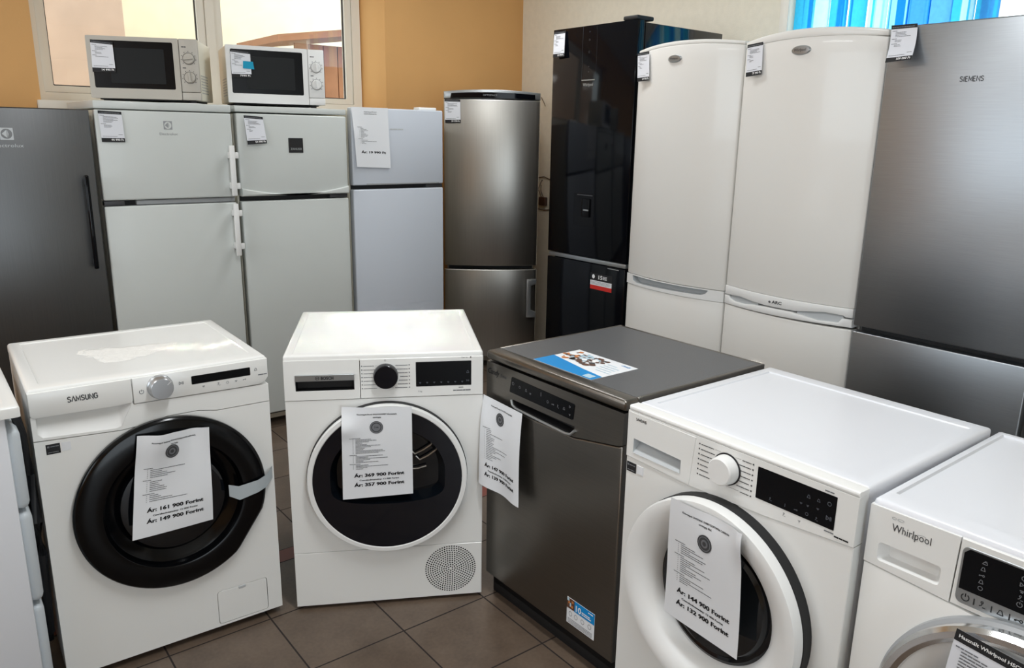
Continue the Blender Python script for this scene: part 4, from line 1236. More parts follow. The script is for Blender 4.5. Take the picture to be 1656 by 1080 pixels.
icons(cpo, 'display_icons', [('iron', -0.0925, 0.800, 0.009), ('bell', -0.0935, 0.788, 0.009), ('key', -0.0940, 0.776, 0.009), ('bell', -0.0935, 0.764, 0.009), ('circle', -0.0930, 0.752, 0.009)] + [(k_, -0.0320, 0.800 - 0.012 * i, 0.010) for i, k_ in enumerate(('circle', 'pause', 'other', 'tap', 'power'))], M_GREYINK, -0.0040)
ed = MB().lathe([(0.2360, 0.001), (0.2360, -0.014), (0.2300, -0.022)], 0.0, 0.480, 96).build('door_rim', M_GREYP, E_)
MB().lathe([(0.2310, -0.018), (0.2300, -0.034), (0.2235, -0.043), (0.2130, -0.044), (0.2040, -0.038), (0.2010, -0.030)], 0.0, 0.480, 96).build('door_ring', M_CHROME, ed)
MB().lathe([(0.2015, -0.031), (0.188, -0.028), (0.165, -0.018), (0.150, -0.004)], 0.0, 0.480, 96).build('door_inner_ring', M_WHITE2, ed)
MB().lathe([(0.1505, -0.004), (0.12, -0.014), (0.06, -0.020), (0.0, -0.022)], 0.0, 0.480, 80).build('door_glass', M_BOWL, ed)
feet(E_, (-0.25, 0.25), (0.06, 0.52))
o, Q = hang('price_sheet', 'price sheet with black heading strip on the chrome-ringed dryer door, lower right corner', 'price sheet', 'E',
            [(-0.102, -0.050, 0.689), (0.045, -0.050, 0.676), (0.030, -0.050, 0.470), (-0.117, -0.050, 0.483)])
fn = sheet_fn(Q, lambda s, t: 0.003 * math.sin(3 * t))
sheet_mesh(fn, 0, 1, 0, 1, 0, 10, 14).build('paper_sheet', M_CARD, o, ang=80)
sheet_mesh(fn, 0, 1, 0, 0.105, 0.0006, 10, 2).build('header_strip', M_INK, o, ang=80)
f2 = lambda x, z: fn(x / 0.148, -z / 0.21, 0.0011)
mb = MB(); V, F = text_geo('Használt Whirlpool HSCX 80420', 0.0064, 0.128, 'LEFT', 0.03); geo_add(mb, V, F, lambda a, b: f2(0.006 + a, -0.0135 + b)); mb.build('header_text', M_WHITEINK, o)
rnd = random.Random(41); mb = MB(); z = -0.033
for i in range(24):
    ind = 0.006 if i % 8 == 0 else 0.016
    for q in words(ind, z, rnd.uniform(0.025, 0.055), 0.0026, rnd, 0.4):
        mb.poly([f2(q[0], q[2]), f2(q[1], q[2]), f2(q[1], q[3]), f2(q[0], q[3])])
    z -= 0.0062
mb.build('printed_text', M_GREYINK, o)

# ---------------------------------------------------------- white appliance at the left edge, its bulged back towards the washer
LF = thing('washing_machine', 'white appliance at the left edge, its bulging grey-white back towards the black-doored washer', 'washing machine', (-0.14, 2.40, 0))
MB().box(-0.28, 0.268, -0.285, 0.30, 0.02, 0.826, 0.006).build('cabinet', M_COOLW, LF)
MB().tray(-0.30, 0.300, -0.300, 0.30, 0.822, 0.850, 0.008, 0.03, 0.03, 0.03, 0.002).build('top_panel', M_WHITE, LF)
mb = MB()
for z0, z1, x1 in ((0.060, 0.300, 0.292), (0.312, 0.560, 0.296), (0.570, 0.780, 0.296)):
    mb.box(0.262, x1, -0.265, 0.25, z0, z1, 0.018, 3)
mb.build('back_cover', M_BULGE, LF)
for hx, pts in ((0.011, [(0.295, -0.20, 0.80), (0.304, -0.20, 0.74), (0.311, -0.16, 0.62), (0.310, -0.20, 0.50), (0.312, -0.18, 0.40), (0.311, -0.14, 0.26), (0.309, -0.10, 0.12)]),
                (0.010, [(0.298, -0.10, 0.81), (0.312, -0.08, 0.66), (0.312, -0.05, 0.50), (0.313, -0.09, 0.33), (0.312, -0.06, 0.20), (0.312, -0.02, 0.05)])):
    MB().tube(pts, hx, 10).build('gap_dark_hose', M_HOSE, LF)  # one real cable; the second and the thickness added to darken the gap
feet(LF, (-0.24, 0.23), (-0.24, 0.25))


# ================================================================== FRIDGES
def fr_cabinet(root, w, d, h, m, y0=0.058, z0=0.03, b=0.004):
    MB().box(-w / 2 + 0.002, w / 2 - 0.002, y0, d, z0, h, b).build('cabinet', m, root)
    MB().box(-w / 2 + 0.012, w / 2 - 0.012, y0 - 0.014, y0 + 0.002, z0 + 0.03, h - 0.02).build('door_gasket', M_GAP, root)
    feet(root, (-w / 2 + 0.06, w / 2 - 0.06), (0.10, d - 0.08), z0, 0.02)


def fr_door(root, name, w, z0, z1, m, bow=0.0, arch=0.0, y0=0.0, y1=0.046, b=0.007):
    mb = MB().box(-w / 2, w / 2, y0, y1, z0, z1, b, 3)
    if bow: mb.bend(bow, w / 2, 20, arch, z0, z1)
    return mb.build(name, m, root)


def bar_handle(door, u0, u1, z0, z1, m, off=0.042, mounts=None, mt=None):
    h = MB().box(u0, u1, -off, -off + 0.013, z0, z1, 0.004, 2).build('handle', m, door)
    for z in mounts or (z0 + 0.045, z1 - 0.045):
        MB().box(u0 + 0.003, u1 - 0.003, -off + 0.012, 0.001, z - 0.014, z + 0.014, 0.003, 2).build('handle_mount', mt or m, h)
    return h


# G: tall dark stainless fridge at the left edge
G = place('fridge', 'G', 'dark stainless fridge with long black bar handle, at the far left edge', 'fridge')
fr_cabinet(G, 0.595, 0.62, 1.562, M_GREYP)
gd = fr_door(G, 'door', 0.595, 0.08, 1.565, M_STEELS)
MB().box(0.2450, 0.2635, -0.040, -0.024, 0.905, 1.300, 0.006, 3).build('handle', M_BLACK, gd)
for z in (0.935, 1.27):
    MB().box(0.248, 0.2605, -0.026, 0.001, z - 0.012, z + 0.012, 0.003).build('handle_mount', M_DARKP, gd)


def emblem(door, u, z, s, m, y=-0.0008, tw=0.085, word='Electrolux', th=0.014):
    mb = MB()
    a = s / 2
    t = s * 0.09
    # square with a round window cut into it, a split leaf inside
    n = 12
    for qx, qz in ((1, 1), (-1, 1), (-1, -1), (1, -1)):
        for i in range(n):
            b0, b1 = PI / 2 * i / n, PI / 2 * (i + 1) / n
            f = lambda b: (min(1.0, math.cos(b) / max(math.sin(b), math.cos(b))), min(1.0, math.sin(b) / max(math.sin(b), math.cos(b))))
            (e0, g0), (e1, g1) = f(b0), f(b1)
            k = a * 0.84
            mb.poly([(u + qx * k * math.cos(b0), y, z + qz * k * math.sin(b0)), (u + qx * a * e0, y, z + qz * a * g0), (u + qx * a * e1, y, z + qz * a * g1), (u + qx * k * math.cos(b1), y, z + qz * k * math.sin(b1))])
    mb.poly([(u - a * 0.70, y, z), (u + a * 0.05, y, z - a * 0.68), (u + a * 0.05, y, z + a * 0.68)])
    mb.poly([(u + a * 0.15, y, z + a * 0.68), (u + a * 0.15, y, z - a * 0.68), (u + a * 0.30, y, z)])
    mb.build('emblem', m, door)
    text(door, 'logo', word, u, z - a - th * 2.1, th, m, y, width=tw)


emblem(gd, -0.003, 1.462, 0.046, M_SCOOP, tw=0.105, th=0.0135)

# H: white fridge-freezer with two vertical bar handles
Hf = place('fridge_freezer', 'H', 'white top-freezer fridge with two vertical bar handles, under the left microwave', 'fridge')
fr_cabinet(Hf, 0.566, 0.60, 1.565, M_BEIGE)
MB().box(-0.285, 0.285, 0.002, 0.60, 1.5705, 1.6040, 0.005, 2).build('top_lid', M_OLDW, Hf)
hd = fr_door(Hf, 'freezer_door', 0.566, 1.1885, 1.5665, M_OLDW)
hl = fr_door(Hf, 'fridge_door', 0.566, 0.08, 1.1630, M_OLDW)
for dr_, z0, z1 in ((hd, 1.196, 1.425), (hl, 0.915, 1.160)):
    bh = bar_handle(dr_, 0.250, 0.274, z0, z1, M_WHITE2, 0.048)
    for z in (z0 + 0.045, z1 - 0.045):
        MB().box(0.272, 0.291, -0.044, -0.034, z - 0.014, z + 0.014, 0.002).build('handle_tab', M_WHITE2, bh)
MB().box(-0.281, -0.200, 0.010, 0.05, 1.166, 1.186, 0.002).build('hinge', M_DARKP, Hf)
MB().box(-0.150, 0.281, 0.018, 0.05, 1.166, 1.186, 0.002).build('door_gap_strip', M_GREYP, Hf)
emblem(hd, 0.004, 1.508, 0.036, M_GREYP, tw=0.076, th=0.0115)
price_tag('price tag reading 44 990 Ft on the white fridge with bar handles', 'H', [(-0.270, -0.006, 1.562), (-0.180, -0.006, 1.559), (-0.176, -0.006, 1.434), (-0.266, -0.006, 1.434)], '44 990 Ft', 1, sections=((6, 0.85), (3, 0.45)))

# I: white fridge-freezer with square black badge
If = place('fridge_freezer', 'I', 'white top-freezer fridge with square black badge, under the right microwave', 'fridge')
fr_cabinet(If, 0.560, 0.60, 1.568, M_BEIGE)
MB().box(-0.282, 0.280, 0.002, 0.60, 1.5765, 1.6040, 0.005, 2).build('top_lid', M_OLDW, If)
idr = fr_door(If, 'freezer_door', 0.556, 1.1870, 1.5700, M_OLDW, 0.006)
il = fr_door(If, 'fridge_door', 0.556, 0.08, 1.1640, M_OLDW, 0.006)
cv = [(-0.276 + 0.552 * i / 24, 0) for i in range(25)]
cv = [(x, 1.192 + 0.034 * (abs(x) / 0.276) ** 1.7) for x, _ in cv]
MB().prism([(-0.276, 1.1885), (0.276, 1.1885)] + cv[::-1], -0.014, 0.01, 0.006, 3).build('handle_lip', M_OLDW, idr)
MB().box(0.180, 0.277, 0.012, 0.05, 1.1660, 1.1850, 0.002).build('hinge', M_DARKP, If)
bdg = MB().box(-0.034, 0.039, -0.0090, 0.0, 1.3915, 1.4615, 0.001, 1).build('badge', M_BLACKM, idr)
text(bdg, 'logo', 'ZANUSSI', 0.0025, 1.4045, 0.0100, M_SILVER, -0.0096, width=0.056, bold=0.03)
price_tag('price tag reading 54 990 Ft on the white fridge with square black badge', 'I', [(-0.246, -0.010, 1.561), (-0.156, -0.010, 1.556), (-0.146, -0.022, 1.435), (-0.239, -0.022, 1.428)], '54 990 Ft', 2)

# J: white fridge-freezer without handles
Jf = place('fridge_freezer', 'J', 'plain white top-freezer fridge with an A4 sheet, left of the bowed steel fridge', 'fridge')
fr_cabinet(Jf, 0.556, 0.58, 1.605, M_BEIGE)
jd = fr_door(Jf, 'freezer_door', 0.556, 1.2240, 1.6180, M_BLUEW)
jl = fr_door(Jf, 'fridge_door', 0.556, 0.08, 1.2020, M_BLUEW)
MB().box(0.170, 0.276, 0.008, 0.05, 1.2040, 1.2225, 0.002).build('hinge', M_DARKP, Jf)
MB().box(-0.20, 0.25, -0.002, 0.01, 1.2245, 1.2330, 0.002).build('finger_groove', M_GREYP, jd)
smalltext(jd, 'logo', -0.055, 1.510, 0.08, 0.007, M_SCOOP, -0.0006, 3)
price_sheet('white A4 price sheet reading 19 990 Ft on the plain white fridge', 'J',
            [(-0.278, -0.004, 1.619), (-0.066, -0.004, 1.620), (-0.060, -0.009, 1.312), (-0.262, -0.016, 1.320)],
            ['Használt Zanussi ZRT 324 W', 'kombinált hűtőszekrény fehér'], 'Ár: 19 990 Ft', None, seal=None, seed=25,
            ripple=lambda s, t: 0.006 * math.exp(-((s - 0.06) / 0.08) ** 2 - ((t - 0.45) / 0.2) ** 2) + 0.002 * math.sin(5 * s + 2 * t), lines=(('h', 1), ('l', 9), ('h', 1), ('l', 4)))

# K: bowed stainless fridge
Kf = place('fridge_freezer', 'K', 'bowed stainless steel fridge with black strip along its top, in the corner', 'fridge')
fr_cabinet(Kf, 0.560, 0.48, 1.738, M_SILVW)
KB = 0.030
kd = fr_door(Kf, 'fridge_door', 0.592, 0.6830, 1.7040, M_STEEL, KB)
kl = fr_door(Kf, 'freezer_door', 0.592, 0.08, 0.6600, M_STEEL, KB)
mb = MB().prism([(-0.2955, 1.7050), (0.2955, 1.7050), (0.2955, 1.7460), (-0.2955, 1.7460)], -0.002, 0.05, 0.003, 2).bend(KB, 0.296, 20, 0.014, 1.686, 1.746)
kc = mb.build('top_cap', M_SILVER, kd)
mb = MB().prism([(-0.256, 1.7055), (0.263, 1.7055), (0.261, 1.7330), (-0.250, 1.7330)], -0.006, 0.0, 0.001, 1).bend(KB, 0.296, 20, 0.011, 1.69, 1.733)
kp_ = mb.build('display_strip', M_BLACK, kc)
text(kp_, 'logo', 'OPTISPACE', -0.015, 1.7230, 0.0090, M_GREYP, -0.0068 - KB, width=0.085)
MB().lathe([(0.006, -0.0125), (0.0, -0.0128)], 0.245, 1.7180, 16).build('lock_light', M_SILVER, kp_)
kh = MB().prism([(0.230, 0.352), (0.291, 0.352), (0.291, 0.388), (0.257, 0.400), (0.257, 0.560), (0.291, 0.572), (0.291, 0.602), (0.230, 0.602)], -0.058, -0.042, 0.003, 2).build('handle', M_SILVER, kl)
for z0, z1 in ((0.356, 0.384), (0.574, 0.598)):
    MB().box(0.262, 0.290, -0.044, 0.004, z0, z1, 0.003).build('handle_mount', M_DARKP, kh)
price_tag('price tag reading 59 990 Ft on the bowed stainless fridge', 'K', [(-0.290, -0.012, 1.699), (-0.196, -0.024, 1.698), (-0.193, -0.024, 1.562), (-0.287, -0.012, 1.560)], '59 990 Ft', 3)

# L: tall black glossy fridge
Lf = place('fridge_freezer', 'L', 'tall glossy black fridge with water dispenser, along the right wall', 'fridge')
fr_cabinet(Lf, 0.592, 0.6467, 2.022, M_NAVYG)
ld = MB().box(-0.296, 0.296, 0.0, 0.050, 0.8760, 2.0300, 0.003, 2).build('fridge_door', M_BLACK, Lf)
ll = MB().box(-0.296, 0.296, 0.0, 0.050, 0.08, 0.8460, 0.003, 2).build('freezer_door', M_BLACK, Lf)
MB().box(-0.293, 0.293, 0.006, 0.05, 0.8500, 0.8720, 0.002).build('handle_strip', M_SILVER, Lf)
MB().box(0.175, 0.255, -0.002, 0.004, 0.8350, 0.8400, 0.001).build('handle_glint_plate', M_SILVER, ll)
MB().box(0.200, 0.294, 0.000, 0.115, 2.0305, 2.0500, 0.006, 2).build('hinge_cover', M_BLACKM, Lf)
mb = MB()
for x0, x1, z0, z1 in ((-0.0715, -0.0700, 1.775, 2.028), (0.0300, 0.0308, 1.775, 2.028)):
    mb.poly([(x0, -0.0006, z0), (x1, -0.0006, z0), (x1, -0.0006, z1), (x0, -0.0006, z1)])
mb.build('panel_outline', M_DARKP, ld)
MB().box(-0.0700, 0.0250, -0.0015, 0.0005, 1.7690, 1.7735).build('panel_edge', M_SILVER, ld)
icons(ld, 'panel_icons', [('other', -0.022, 2.000, 0.012), ('circle', -0.022, 1.962, 0.011), ('circle', -0.022, 1.905, 0.013), ('other', -0.022, 1.835, 0.012), ('other', -0.022, 1.810, 0.012)], M_DARKP, -0.0008)
text(ld, 'logo', 'Whirlpool', -0.022, 1.7420, 0.0150, M_SILVER, -0.0010, width=0.074, bold=0.02)
dsp = rr(-0.098, 0.058, 1.040, 1.205, 0.004, 2)
wd = MB().prism(dsp, -0.0012, 0.0005, 0.0005, 1).build('water_dispenser', M_DISP, ld)
MB().box(-0.070, 0.045, -0.004, 0.0, 1.195, 1.200, 0.001).build('dispenser_edge', M_DARKP, wd)
MB().box(-0.030, 0.030, -0.010, 0.0, 1.085, 1.180, 0.004).build('dispenser_lever', M_DISP, wd)
MB().box(-0.012, 0.026, -0.013, -0.008, 1.118, 1.126, 0.001).build('dispenser_spout', M_SILVER, wd)
sk = MB().box(0.052, 0.212, -0.0012, 0.0, 0.714, 0.800).build('warranty_sticker', M_INK, ll)
sk['label'] = 'black white and red sticker reading 15'
bars([(0.054, 0.211, 0.737, 0.762)], lambda x, z: (x, -0.0018, z)).build('white_band', M_PAPER, sk)
bars([(0.054, 0.211, 0.715, 0.737)], lambda x, z: (x, -0.0018, z)).build('red_band', M_RED, sk)
text(sk, 'sticker_number', '15', 0.125, 0.7720, 0.0200, M_WHITEINK, -0.0018, width=0.028, bold=0.03)
rnd = random.Random(12); mb = MB()
for i in range(3):
    for q in words(0.145, 0.7865 - 0.0065 * i, 0.03, 0.0028, rnd, 0.3):
        mb.poly([(q[0], -0.0018, q[2]), (q[1], -0.0018, q[2]), (q[1], -0.0018, q[3]), (q[0], -0.0018, q[3])])
for k in range(16):
    a0, a1 = 2 * PI * k / 16, 2 * PI * (k + 1) / 16
    mb.poly([(0.076 + 0.010 * math.cos(a0), -0.0018, 0.782 + 0.011 * math.sin(a0)), (0.076 + 0.010 * math.cos(a1), -0.0018, 0.782 + 0.011 * math.sin(a1)), (0.076, -0.0018, 0.782)])
mb.build('sticker_print', M_WHITEINK, sk)
mb = MB()
for i in range(3):
    for q in words(0.06, 0.755 - 0.006 * i, 0.14, 0.0022, rnd, 0.9):
        mb.poly([(q[0], -0.0022, q[2]), (q[1], -0.0022, q[2]), (q[1], -0.0022, q[3]), (q[0], -0.0022, q[3])])
mb.build('small_print', M_GREYINK, sk)
price_tag('white price tag on the tall glossy black fridge', 'L', [(-0.284, -0.006, 2.019), (-0.199, -0.006, 2.020), (-0.194, -0.014, 1.893), (-0.280, -0.014, 1.892)], '149 990 Ft', 4)


def oval_badge(door, u, z, y, w_, h_):
    b_ = MB()
    n = 40
    t = bmesh.new()
    rings = []
    for r, dy in ((1.0, 0.004), (0.98, -0.002), (0.86, -0.0065), (0.5, -0.0080)):
        rings.append([t.verts.new((u + w_ / 2 * r * math.cos(2 * PI * i / n), y + dy, z + h_ / 2 * r * math.sin(2 * PI * i / n))) for i in range(n)])
    for p, q in zip(rings, rings[1:]):
        for i in range(n): t.faces.new((p[i], p[(i + 1) % n], q[(i + 1) % n], q[i]))
    t.faces.new(rings[-1])
    bmesh.ops.recalc_face_normals(t, faces=t.faces[:])
    b_._merge(t)
    o = b_.build('badge', M_SILVER, door)
    text(o, 'logo', 'Whirlpool', u - 0.002, z - h_ * 0.12, h_ * 0.30, M_DARKP, y - 0.0086, width=w_ * 0.60, shear=0.1)
    return o


BOW, ARCH = 0.050, 0.020
# M: white bowed fridge, single scoop handle
Mf = place('fridge_freezer', 'M', 'white bowed-front fridge beside the black fridge, one long scoop handle', 'fridge')
fr_cabinet(Mf, 0.596, 0.62, 1.868, M_WARMW)
hw = 0.2975
mb = MB().box(-hw, hw, -0.001, 0.06, 1.8720, 1.8850, 0.004, 2).bend(BOW, hw, 20, ARCH, 1.84, 1.885)
mb.build('top_cap', M_WARMW, Mf)
mb = MB().box(-hw, hw, 0.0, 0.046, 0.8420, 1.8715, 0.006, 3).bend(BOW, hw, 20, ARCH, 0.842, 1.8715)
md = mb.build('fridge_door', M_WARMW, Mf)
mb = MB().box(-hw, hw, 0.0, 0.046, 0.08, 0.7900, 0.005, 3).bend(BOW, hw, 20)
ml = mb.build('freezer_door', M_WARMW, Mf)
sc_ = [(-0.245, 0.8385), (-0.238, 0.812), (-0.215, 0.803), (0.190, 0.811), (0.215, 0.820), (0.228, 0.8385)]
mb = MB().plate([(-hw, 0.7915), (hw, 0.7915), (hw, 0.8400), (-hw, 0.8400)], [[(x, min(z, 0.8365)) for x, z in sc_]], -0.003, 0.04).bend(BOW, hw, 20)
hb = mb.build('handle_band', M_WHITE2, ml)
mb = MB().pocket([(x, min(z, 0.8365)) for x, z in sc_], -0.002, 0.032, 0.006).bend(BOW, hw, 20)
mb.build('handle_scoop', M_SCOOP, hb)
oval_badge(md, -0.032, 1.832, -BOW + 0.0005, 0.080, 0.034)
price_tag('price tag at the top left of the white fridge beside the black one', 'M', [(-0.287, -0.022, 1.873), (-0.203, -0.034, 1.876), (-0.188, -0.040, 1.748), (-0.272, -0.030, 1.746)], '69 990 Ft', 5)

# N: white bowed fridge, two leaf-shaped grips
Nf = place('fridge_freezer', 'N', 'white bowed-front fridge with two leaf-shaped grips, left of the dark steel one', 'fridge')
fr_cabinet(Nf, 0.598, 0.62, 1.862, M_WARMW)
hw = 0.2985
mb = MB().box(-hw, hw, -0.003, 0.06, 1.8520, 1.8740, 0.005, 2).bend(BOW, hw, 20, ARCH + 0.004, 1.83, 1.874)
mb.build('top_cap', M_WARMW, Nf)
mb = MB().box(-hw, hw, 0.0, 0.046, 0.8790, 1.8500, 0.004, 3).bend(BOW, hw, 20, ARCH, 0.879, 1.850)
nd = mb.build('fridge_door', M_WARMW, Nf)
ub = [(-hw, 0.8780), (-hw, 0.8400), (-0.27, 0.8400), (-0.20, 0.8455), (-0.13, 0.8390), (-0.06, 0.8350), (0.08, 0.8365), (0.13, 0.8440), (0.20, 0.8520), (0.265, 0.8490), (0.275, 0.8430), (hw, 0.8430), (hw, 0.8780)]
mb = MB().prism(ub, -0.004, 0.04, 0.003, 2).bend(BOW, hw, 20)
un = mb.build('upper_grip_band', M_WHITE2, nd)
lb = [(-hw, 0.7980), (hw, 0.8060), (hw, 0.8370), (0.262, 0.8370), (0.250, 0.8190), (0.17, 0.8160), (0.11, 0.8240), (0.06, 0.8305), (-0.06, 0.8290), (-0.12, 0.8255), (-0.17, 0.8180), (-0.235, 0.8170), (-0.262, 0.8250), (-0.270, 0.8350), (-hw, 0.8350)]
mb = MB().box(-hw, hw, 0.0, 0.046, 0.08, 0.7965, 0.005, 3).bend(BOW, hw, 20)
nl = mb.build('freezer_door', M_WARMW, Nf)
mb = MB().prism(lb, -0.004, 0.04, 0.003, 2).bend(BOW, hw, 20)
ln_ = mb.build('lower_grip_band', M_WHITE2, nl)
for u0, u1 in ((-0.262, -0.10), (0.085, 0.262)):
    mb = MB().box(u0, u1, 0.006, 0.03, 0.812, 0.852).bend(BOW, hw, 20); mb.build('grip_hollow', M_SCOOP, ln_)
text(un, 'logo', 'e ARC', -0.01, 0.8505, 0.0120, M_DARKP, -0.0050 - BOW, width=0.062, bold=0.04)
oval_badge(nd, -0.010, 1.822, -BOW + 0.0005, 0.084, 0.036)
price_tag('price tag at the top left of the white fridge next to the dark steel one', 'N', [(-0.277, -0.022, 1.862), (-0.195, -0.034, 1.867), (-0.182, -0.044, 1.744), (-0.264, -0.034, 1.738)], '79 990 Ft', 6)

# O: tall dark steel fridge
Of = place('fridge_freezer', 'O', 'tall dark steel fridge at the right edge, marked in capitals at eye height', 'fridge')
fr_cabinet(Of, 0.598, 0.70, 1.868, M_GREYP)
od = fr_door(Of, 'fridge_door', 0.599, 0.8240, 1.8760, M_STEELD, b=0.005)
ol = fr_door(Of, 'freezer_door', 0.599, 0.08, 0.8020, M_STEELD, b=0.005)
stroke_logo(od, 'logo', 'SIEMENS', -0.0105, 1.688, 0.0150, 0.073, M_DARKP, -0.0008, 0.17)
price_tag('curled price tag reading 109 000 Ft at the top of the dark steel fridge', 'O', [(-0.295, -0.006, 1.880), (-0.206, -0.006, 1.879), (-0.188, -0.055, 1.760), (-0.276, -0.055, 1.755)], '109 000 Ft', 7,
          ripple=lambda s, t: -0.012 * math.sin(PI * t) * (1 - t * 0.3))

# P: next fridge, only a sliver in view
Pf = place('fridge_freezer', 'P', 'pale fridge of which only a sliver shows at the right frame edge', 'fridge')
fr_cabinet(Pf, 0.595, 0.62, 1.60, M_WARMW)
fr_door(Pf, 'fridge_door', 0.595, 0.70, 1.600, M_WARMW)
fr_door(Pf, 'freezer_door', 0.595, 0.08, 0.685, M_WARMW)


# ================================================================== MICROWAVES
POSE['mw1'] = (0.937, 3.868, -26.7)
POSE['mw2'] = (1.517, 3.815, -12.1)


def microwave(key, label, zb, body_m, front_m, up_dial_rot, low_dial_rot):
    X, Y, a = POSE[key]
    r_ = thing('microwave', label, 'microwave', (X, Y, zb), a, 'microwaves on the fridges')
    hw, d, z0, z1 = 0.2275, 0.33, 0.013, 0.272
    MB().box(-hw + 0.003, hw - 0.003, 0.022, d, z0, z1, 0.006, 2).build('cabinet', body_m, r_)
    dr = MB().plate(rr(-hw, 0.1475, z0, z1, 0.005, 2), [rr(-0.207, 0.124, 0.056, 0.254, 0.006, 3)], 0.0, 0.024).build('door', front_m, r_)
    gl = MB().box(-0.208, 0.125, 0.004, 0.02, 0.055, 0.255).build('door_glass', M_DISP, dr)
    MB().prism(rr(-0.140, 0.085, 0.078, 0.225, 0.004, 2), 0.0032, 0.006, 0.0).build('viewing_mesh', M_DARKW, gl)
    cp_ = MB().box(0.1495, hw, 0.0, 0.024, z0 + 0.034, z1, 0.004, 2).build('control_panel', front_m, r_)
    MB().box(0.1495, hw, 0.0, 0.024, z0, z0 + 0.0325, 0.003, 2).build('door_button', front_m, r_)
    for z, rot in ((0.189, up_dial_rot), (0.109, low_dial_rot)):
        dl_ = MB().lathe([(0.0235, 0.0), (0.0235, -0.004), (0.0215, -0.008), (0.020, -0.010), (0.0, -0.010)], 0.187, z, 40).build('dial', front_m, cp_)
        mb = MB()
        c_, s_ = math.cos(R(rot)), math.sin(R(rot))
        q = [(-0.0205, -0.0045), (0.0205, -0.0045), (0.0205, 0.0045), (-0.0205, 0.0045)]
        q = [(0.187 + x * c_ - y * s_, z + x * s_ + y * c_) for x, y in q]
        mb.prism(q, -0.020, -0.008, 0.0015, 1); mb.build('dial_grip', front_m, dl_)
        mb = MB()
        for i in range(48):
            a0, a1 = 2 * PI * i / 48, 2 * PI * (i + 1) / 48
            mb.poly([(0.187 + r * math.cos(a_), -0.0005, z + r * math.sin(a_)) for r, a_ in ((0.0242, a0), (0.0242, a1), (0.0258, a1), (0.0258, a0))])
        for i in range(9):
            a0 = R(-40 + 260 * i / 8)
            x, y = 0.187 + 0.0305 * math.cos(a0), z + 0.0305 * math.sin(a0)
            mb.poly([(x - 0.0015, -0.0005, y - 0.0018), (x + 0.0015, -0.0005, y - 0.0018), (x + 0.0015, -0.0005, y + 0.0018), (x - 0.0015, -0.0005, y + 0.0018)])
        mb.build('dial_scale', M_DARKP, cp_)
    smalltext(cp_, 'panel_print', 0.160, 0.236, 0.022, 0.004, M_DARKP, -0.0005, 4)
    smalltext(cp_, 'panel_print', 0.160, 0.148, 0.018, 0.0035, M_DARKP, -0.0005, 5)
    # side vents, small slots low on both flanks
    for sx in (-1, 1):
        mb = MB(); x = sx * (hw - 0.0027)
        for i in range(7):
            for j in range(5):
                y0 = 0.055 + j * 0.034; zz = 0.045 + i * 0.0125
                pts = [(x, y0, zz), (x, y0 + 0.026, zz), (x, y0 + 0.026, zz + 0.0045), (x, y0, zz + 0.0045)]
                mb.poly(pts if sx > 0 else pts[::-1])
        mb.build('side_vent', M_GREYP, r_)
    for x in (-0.18, 0.18):
        for y in (0.06, 0.27):
            MB().lathe_z([(0.014, 0.0), (0.016, 0.014)], x, y, 16).build('foot', M_DARKP, r_)
    MB().box(-0.20, 0.20, 0.03, 0.31, 0.0075, 0.0135).build('base_plate', M_BLACKM, r_)
    return r_


M_DARKW = mat('dark_window_mesh', rgb(26, 28, 29), 0.45, spec=0.2)
MWZ = 1.6065
microwave('mw1', 'silver-grey microwave with two dials, the left one, over the white fridge with bar handles', MWZ, M_BEIGE, M_SILVW, 8, 96)
microwave('mw2', 'white microwave with a blue note, the right one, over the fridge with the black badge', MWZ + 0.0005, M_BEIGE, M_WHITE2, 96, 96)
price_tag('price tag reading 14 990 Ft on the left microwave door', 'mw1', [(-0.2070, -0.003, MWZ + 0.2545), (-0.1190, -0.003, MWZ + 0.2470), (-0.1170, -0.003, MWZ + 0.122), (-0.2100, -0.003, MWZ + 0.121)], '14 990 Ft', 8, sections=((4, 0.8), (2, 0.4), (1, 0.9)))
price_tag('price tag reading 7990 Ft under the blue note on the right microwave', 'mw2', [(-0.2060, -0.003, MWZ + 0.2530), (-0.1180, -0.003, MWZ + 0.2450), (-0.1170, -0.003, MWZ + 0.128), (-0.2060, -0.003, MWZ + 0.125)], '7990 Ft', 9, sections=((5, 0.8), (2, 0.4), (1, 0.9)))
sn = thing('sticky_note', 'small blue note stuck over the right microwave price tag', 'note', to_world('mw2', -0.128, -0.006, MWZ + 0.166), POSE['mw2'][2])
mb = MB(); mb.poly([(-0.026, 0, 0.003), (0.024, -0.004, 0.000), (0.020, -0.002, 0.034), (-0.024, 0, 0.036)]); mb.build('note_paper', M_CYAN, sn)
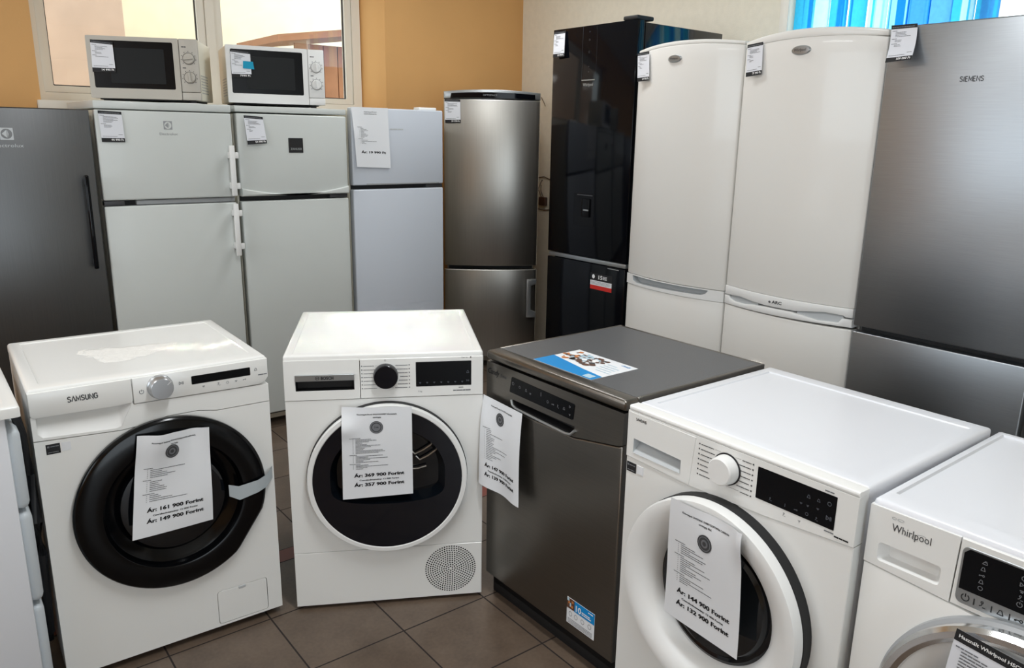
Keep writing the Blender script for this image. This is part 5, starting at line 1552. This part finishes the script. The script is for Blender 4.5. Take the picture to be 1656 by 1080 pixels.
for key, lab, poly_ in (('mw1', 'white foam packing scraps under the left microwave', [(-0.255, -0.05), (-0.18, -0.075), (-0.05, -0.03), (0.12, -0.055), (0.21, -0.035), (0.235, 0.05), (0.18, 0.28), (-0.18, 0.29)]),
                        ('mw2', 'white foam packing scraps under the right microwave', [(-0.235, -0.01), (-0.16, -0.025), (0.02, -0.01), (0.10, -0.03), (0.17, -0.022), (0.24, 0.02), (0.19, 0.28), (-0.19, 0.28)])):
    f_ = tag(MB().prism_z(poly_, -0.0020, 0.0000).build('foam_sheet', M_FOAM), lab, 'foam')
    f_.location = to_world(key, 0, 0.03, MWZ - 0.0003); f_.rotation_euler = (0, 0, R(POSE[key][2]))
fs = tag(MB().box(-0.055, 0.055, -0.03, 0.03, 0, 0.014, 0.003).build('foam_strip', M_FOAM), 'short white foam strip on top of the plain white fridge', 'foam')
fs.location = (2.355, 3.835, 1.6185)

# ================================================================== SOCKET AND WIRES ON THE RIGHT WALL
so = thing('wall_socket', 'dark wall socket with loose wires between the steel and black fridges', 'socket', (WX, 4.318, 1.042))
MB().box(-0.028, 0.002, -0.035, 0.035, -0.030, 0.030, 0.006).build('socket_box', M_WIRE, so)
for y0, pts in ((0, [(-0.02, 0.01, 0.028), (-0.045, 0.018, 0.085), (-0.035, 0.004, 0.13), (-0.015, 0.01, 0.15)]),
                (1, [(-0.02, -0.012, 0.028), (-0.05, -0.020, 0.07), (-0.04, -0.006, 0.115)]),
                (2, [(-0.004, 0.10, 0.13), (-0.006, 0.06, 0.165), (-0.006, 0.0, 0.172), (-0.004, -0.08, 0.15)]),
                (3, [(-0.004, 0.12, -0.055), (-0.006, 0.0, -0.062), (-0.004, -0.12, -0.050)])):
    MB().tube(pts, 0.0028, 8).build('wire', M_WIRE, so)
wr = tag(MB().tube([(WX - 0.004, 4.375, 1.755), (WX - 0.008, 4.34, 1.72), (WX - 0.02, 4.31, 1.695)], 0.0022, 8).build('loose_wire', M_WIRE), 'short dark wire poking from the wall beside the bowed steel fridge', 'wire')
